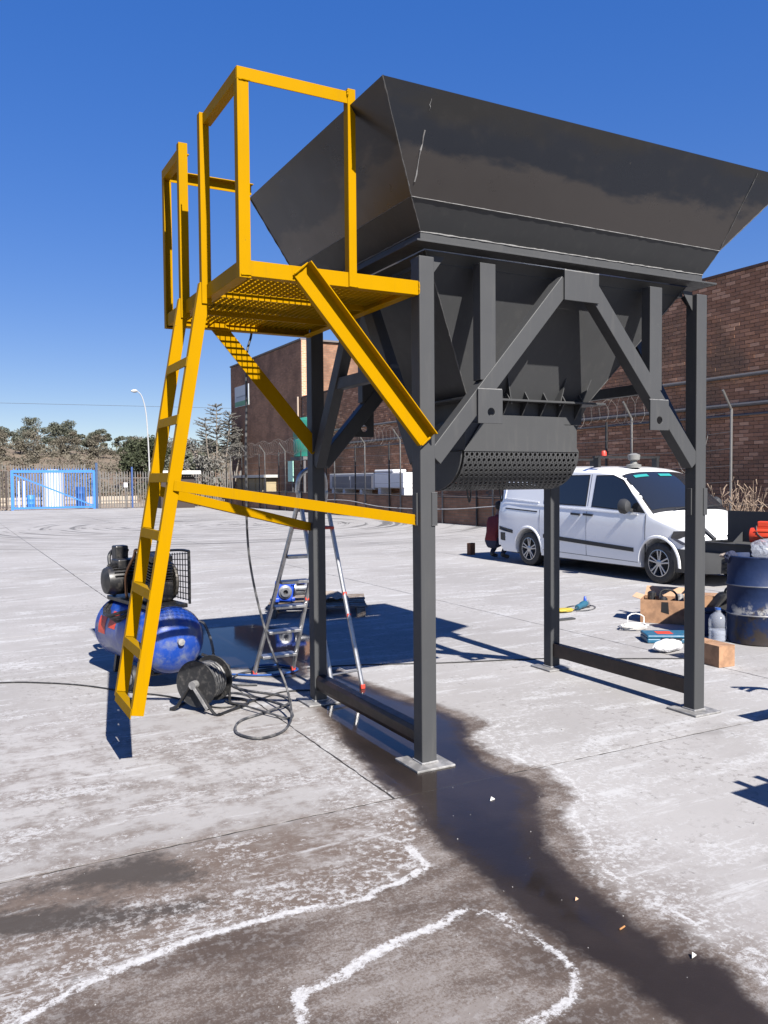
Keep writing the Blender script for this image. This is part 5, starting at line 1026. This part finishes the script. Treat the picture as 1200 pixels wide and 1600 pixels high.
crumple('rag', (4.68, 1.73, .845), (.16, .12, .05), RAG, 'pale glove lying on the rim of the drum', 'glove', 6)
be = thing('steel_workpiece', 'grey steel beam frame with upright plate behind the drum', 'steel frame', (5.3, 2.2, 0))
def ibeam(p0, p1, name='beam', h=.12, b=.07): m = MB(); t = .008; m.ext([(-b/2, -h/2), (b/2, -h/2), (b/2, -h/2+t), (t/2, -h/2+t), (t/2, h/2-t), (b/2, h/2-t), (b/2, h/2), (-b/2, h/2), (-b/2, h/2-t), (-t/2, h/2-t), (-t/2, -h/2+t), (-b/2, -h/2+t)], p0, p1, Vector((p1[1]-p0[1], -(p1[0]-p0[0]), 0)), (0, 0, 1)); return m.build(name, GREY, be)
ibeam((-.25, .27, .90), (-.25, -1.6, .90)); ibeam((.75, .27, .90), (.75, -1.6, .90)); ibeam((-.21, .2, .90), (.71, .2, .90), 'cross_beam'); ibeam((-.21, -1.4, .90), (.71, -1.4, .90), 'cross_beam')
for x in (-.25, .75):
    for y in (.2, -1.4): m = MB(); m.span(x-.035, x+.035, y-.035, y+.035, 0, .838); m.build('leg', GREY, be)
m = MB(); m.span(.05, .062, -1.7, .08, .962, 1.30); m.build('upright_plate', GREY, be)
for y in (-.12, -.75): m = MB(); m.prism([(.048, y, .962), (-.10, y, .962), (.048, y, 1.07)], (0, .008, 0)); m.build('gusset', GREY, be)
m = MB(); m.bar((-.23, .02, .99), (-.23, .24, 1.14), .05, .03, (1, 0, 0)); m.build('corner_brace', GREY, be)
om = thing('hoist_motor', 'orange red electric motor resting on the steel beam', 'motor', (5.12, 1.62, .962), .4)
m = MB(); m.lathe([(.05, -.15), (.085, -.14), (.095, -.08), (.095, .08), (.08, .14), (.03, .15)], (0, 0, .10), (0, 1, 0), 20); b_ = m.build('body', ORANGE, om, smooth=True)
for k in range(12): a = 2*PI*k/12; m = MB(); m.box((.1*math.cos(a), 0, .10+.1*math.sin(a)), (.012, .16, .012)); m.build('cooling_fin', ORANGE, b_)
m = MB(); m.span(-.06, .06, -.1, .1, 0, .03); m.build('foot', ORANGE, om); m = MB(); m.span(-.05, .05, -.05, .07, .19, .25); m.build('terminal_box', ORANGE, om, bevel=.01); m = MB(); m.tube(spline([(-.06, -.14, .02), (-.11, -.05, .05), (-.1, .05, .12), (-.04, .08, .2)], 6), .008, 6); m.build('lead', RUBBER, om)
def carton(name, label, c, d, rz, open_=False, tear=False):
    t = thing(name, label, 'box', c, rz); x, y, h = d[0]/2, d[1]/2, d[2]; th = .005
    for nm, a in (('side', (-x, x, -y, -y+th)), ('side', (-x, x, y-th, y)), ('side', (-x, -x+th, -y+th+.0005, y-th-.0005)), ('side', (x-th, x, -y+th+.0005, y-th-.0005))):
        m = MB(); m.span(*a, .002, h); m.build(nm, CARD, t)
    m = MB(); m.span(-x+th, x-th, -y+th, y-th, .003, .008); m.build('bottom', CARD, t)
    if not open_:
        m = MB(); m.span(-x-.001, x+.001, -y-.001, -.002, h+.0005, h+.006); m.build('flap', CARD, t); m = MB(); m.span(-x-.001, x+.001, .002, y+.001, h+.0005, h+.006); m.build('flap', CARD, t)
        m = MB(); m.span(-x-.0015, x+.0015, -.03, .03, h+.0065, h+.007); m.build('tape', mat('brown_tape', (.36, .20, .10), .4), t)
    else:
        m = MB(); m.prism([(-x, y, h), (x, y, h), (x*.9, y+.06, h+.10), (-x*.92, y+.04, h+.11)], (0, .004, 0)); m.build('flap', CARDI, t); m = MB(); m.prism([(-x, -y, h), (-x, y, h), (-x-.09, y*.8, h+.03), (-x-.10, -y*.7, h+.02)], (0, 0, .004)); m.build('flap', CARDI, t)
        m = MB(); m.prism([(-.10*x, -y-.0012, h-.02), (.18*x, -y-.0012, h-.02), (.22*x, -y-.0012, h*.42), (-.12*x, -y-.0012, h*.5)], (0, -.001, 0)); m.build('torn_opening', BLACKP, t)
    return t
bd = math.atan2(.98-.96, 3.82-3.46)
carton('cardboard_box', 'closed plain brown cardboard box just right of the front leg', (3.66, 1.08, 0), (.18, .42, .185), -.10)
carton('cardboard_box', 'open torn cardboard box of scraps beyond the right legs', (4.98, 2.83, 0), (.52, .38, .27), -.92, True)
ob = thing('scrap_lot', 'tangle of hose ends and tins filling the open cardboard box', 'scrap', (4.98, 2.83, .01), -.92)
m = MB(); m.tube(spline([(-.05, -.05, .1), (-.06, -.02, .32), (.03, .0, .36), (.12, 0, .30), (.12, 0, .1)], 7), .012, 7); m.build('hose_end', RUBBER, ob)
for x, y, h, mm in ((-.16, .05, .30, BLACK), (.14, .08, .28, PLATE), (-.02, -.1, .26, BLACK)): m = MB(); m.lathe([(.05, 0), (.05, h), (.03, h+.02)], (x, y, .008), (.1*x, .1, 1), 14); m.build('tin', mm, ob)
carton('cardboard_box', 'small dark box leaning beside the open cardboard box', (5.45, 2.62, 0), (.25, .3, .30), -.8)
bg_ = thing('tool_bag', 'black tool bag behind the water bottle', 'bag', (5.45, 2.28, 0), -.6)
m = MB(); m.prism([(-.24, -.15, 0), (.24, -.15, 0), (.26, -.15, .18), (.12, -.12, .36), (-.12, -.12, .36), (-.26, -.15, .18)], (0, .3, 0)); m.build('body', mat('black_canvas', (.014, .013, .013), .85, bump=.4), bg_, bevel=.04); m = MB(); m.tube(spline([(-.1, 0, .34), (-.06, 0, .42), (.06, 0, .42), (.1, 0, .34)], 6), .014, 7); m.build('handle', BLACK, bg_)
bo2 = thing('water_bottle', 'large clear plastic water bottle next to the blue drum', 'bottle', (4.56, 1.74, 0))
m = MB(); m.lathe([(.02, .002), (.085, .004), (.092, .02), (.088, .06), (.092, .07), (.092, .13), (.087, .14), (.092, .15), (.092, .21), (.075, .26), (.03, .295), (.028, .325)], (0, 0, 0), (0, 0, 1), 24); m.build('bottle', CLEAR, bo2, smooth=True); m = MB(); m.lathe([(.031, .318), (.031, .34)], (0, 0, 0), (0, 0, 1), 14); m.build('cap', mat('blue_cap', (.03, .10, .35), .4), bo2)
m = MB(); m.lathe([(.08, .006), (.086, .02), (.082, .06), (.086, .07), (.086, .11)], (0, 0, 0), (0, 0, 1), 20); m.build('water', clear_plastic('bottle_water', (.55, .6, .7), .02, .35), bo2, smooth=True)
bc = thing('blue_crate', 'dark blue plastic crate behind the bottle', 'crate', (4.75, 2.05, 0), -.5); m = MB(); m.span(-.17, .17, -.12, .12, .002, .24); m.build('body', mat('dark_blue_crate', (.012, .03, .11), .5), bc, bevel=.012); m = MB(); m.span(-.18, .18, -.13, .13, .242, .265); m.build('rim', NAVY, bc, bevel=.006)
tc = thing('tool_case', 'flat turquoise tool case on the ground behind the front leg', 'case', (4.10, 1.98, 0), -.55); m = MB(); m.span(-.24, .24, -.15, .15, .002, .05); m.build('base', TEAL, tc, bevel=.012); m = MB(); m.span(-.24, .24, -.15, .15, .052, .085); m.build('lid', TEAL, tc, bevel=.012); m = MB(); m.span(-.12, .04, -.07, .07, .0855, .087); m.build('sticker', ORANGE, tc)
m = MB(); m.tube(spline([(.10, -.155, .05), (.06, -.19, .05), (-.06, -.19, .05), (-.10, -.155, .05)], 5), .009, 6); m.build('handle', BLACKP, tc)
crumple('plastic_bag', (3.70, 1.60, .003), (.30, .16, .11), WHITEP, 'crumpled white plastic bag on ground by the front right leg', 'bag', 11, 22, .4)
pts = []
for k in range(4):
    for i in range(14): a = 2*PI*i/14; pts.append((.13*math.cos(a)*(1+.1*k)+random.uniform(-.015, .015), .09*math.sin(a)*(1+.08*k), .01+.012*k+random.uniform(0, .006)))
pts += [(.16, .02, .05), (.19, .05, .12), (.10, .08, .16), (-.03, .07, .14), (-.08, .02, .05)]
m = MB(); m.tube(spline(pts, 2), .007, 6); tag(m.build('extension_lead', WHITEC, loc=(4.28, 2.62, 0)), 'white extension lead coiled on the ground before open box', 'cable')
ag = thing('angle_grinder', 'blue angle grinder with grey lead on the sunlit concrete', 'grinder', (4.77, 4.02, 0), .5)
m = MB(); m.lathe([(.03, -.19), (.038, -.16), (.034, -.04), (.045, .0), (.045, .09), (.038, .13)], (0, 0, .05), (1, 0, .05), 18); m.build('body', mat('grinder_blue', (.02, .10, .16), .5), ag, smooth=True)
m = MB(); m.lathe([(.04, -.03), (.045, .0), (.03, .04)], (.16, 0, .045), (0, 0, 1), 14); m.build('gear_head', ALU, ag, smooth=True); m = MB(); m.lathe([(.06, 0), (.06, .004)], (.16, 0, .018), (0, 0, 1), 24); m.build('disc', BLACK, ag); m = MB(); m.lathe([(.016, 0), (.02, .03), (.016, .08), (.010, .09)], (.10, 0, .06), (.15, .05, 1), 12); m.build('side_handle', GBLUE, ag, smooth=True)
m = MB(); m.tube(spline([(-.19, 0, .04), (-.26, .05, .01), (-.22, .16, .01), (.0, .19, .012), (.2, .12, .012), (.28, -.02, .012), (.1, -.14, .012), (-.15, -.12, .012), (-.28, -.02, .014)], 7), .006, 6); m.build('lead', HOSE, ag)
crumple('cloth', (4.40, 3.93, .003), (.26, .13, .05), YELP, 'small yellow cloth lying beside the far grey leg', 'cloth', 21, 14)
m = MB(); m.span(-.14, .14, -.035, .035, .003, .02); tag(m.build('flat_bar', GREY, loc=(4.02, 3.48, 0)), 'short grey flat bar offcut on concrete by far leg', 'steel offcut')
RAGW = mat('dull_white_scrap', (.50, .49, .47), .8)
# small litter lying in the wet run
for (x, y, s, a, mm, lb) in ((.04, -.62, .036, .3, RAGW, 'tiny white triangular scrap in the middle of the puddle'), (-.17, -2.12, .028, 1.1, RAGW, 'white triangular chip near the bottom right of wet run'), (-.26, -1.62, .02, .5, CARDI, 'pale pebble sized scrap in the wet run')):
    m = MB(); m.prism([(0, 0, .006), (s, .2*s, .006), (.6*s, .55*s, .006+.3*s)], (0, 0, .003)); tag(m.build('scrap', mm, loc=(x, y, 0)), lb, 'scrap')
m = MB(); m.tube([(-.016, 0, .006), (.016, .008, .006)], .0034, 8); tag(m.build('cigarette_end', mat('orange_filter', (.36, .17, .06), .8), loc=(-.24, -1.86, 0)), 'orange cigarette end lying in the wet run', 'litter')
PEB = mat('grey_pebble', (.30, .29, .28), .9, var=.3)
pm = MB()
for _ in range(260):
    x, y = random.uniform(-2.4, 1.8), random.uniform(-2.4, 1.6); s = random.uniform(.0008, .0024)*(2.2 if random.random() < .05 else 1); pm.box((x, y, s*.8), (s*2, s*1.6, s*1.4), Matrix.Rotation(random.uniform(0, 3), 3, (random.random(), random.random(), random.random()+.1)))
tag(pm.build('grit', PEB), 'fine pale grit scattered over the concrete', 'grit', kind='stuff')
# ------------------------------------------------------------------ unseen steel shapes past the right edge, added to cast shadows into view
tr = thing('shadow_trestle', 'unseen toothed steel plate on legs, added to cast shadow at right', 'steel frame', (2.20, -2.56, 0))
m = MB(); m.span(-1.0, 1.3, -.45, .30, 1.0, 1.012); m.build('plate', GREY, tr)
for k in range(9): x = -.86+k*.16; m = MB(); m.span(x, x+.05, .3005, .40, 1.0, 1.012); m.build('tooth', GREY, tr)
for x in (-.2, 1.2):
    for y in (-.4, .1): m = MB(); m.span(x-.03, x+.03, y-.03, y+.03, 0, .998); m.build('leg', GREY, tr)
t2 = thing('shadow_stand', 'unseen steel stand with crossbar, added to cast shadow at right', 'steel frame', (2.72, -1.0, 0))
m = MB(); m.span(-.035, .035, -.035, .035, .0, .62); m.build('post', GREY, t2); m = MB(); m.span(-.28, .28, -.04, .04, .622, .70); m.build('crossbar', GREY, t2)
pw = thing('shadow_wire', 'unseen wire loops on a stand, added to cast shadow at right', 'wire', (3.22, -.62, 0))
for k in range(3): m = MB(); m.tube(spline([(0, 0, .60), (.05, .0, .66+.05*k), (-.02-.05*k, .02, .76+.05*k), (-.16, .02, .74+.06*k)], 6), .016, 6); m.build('loop', RUBBER, pw)
m = MB(); m.tube([(0, 0, 0), (0, 0, .62)], .02, 8); m.build('stand', GREY, pw)
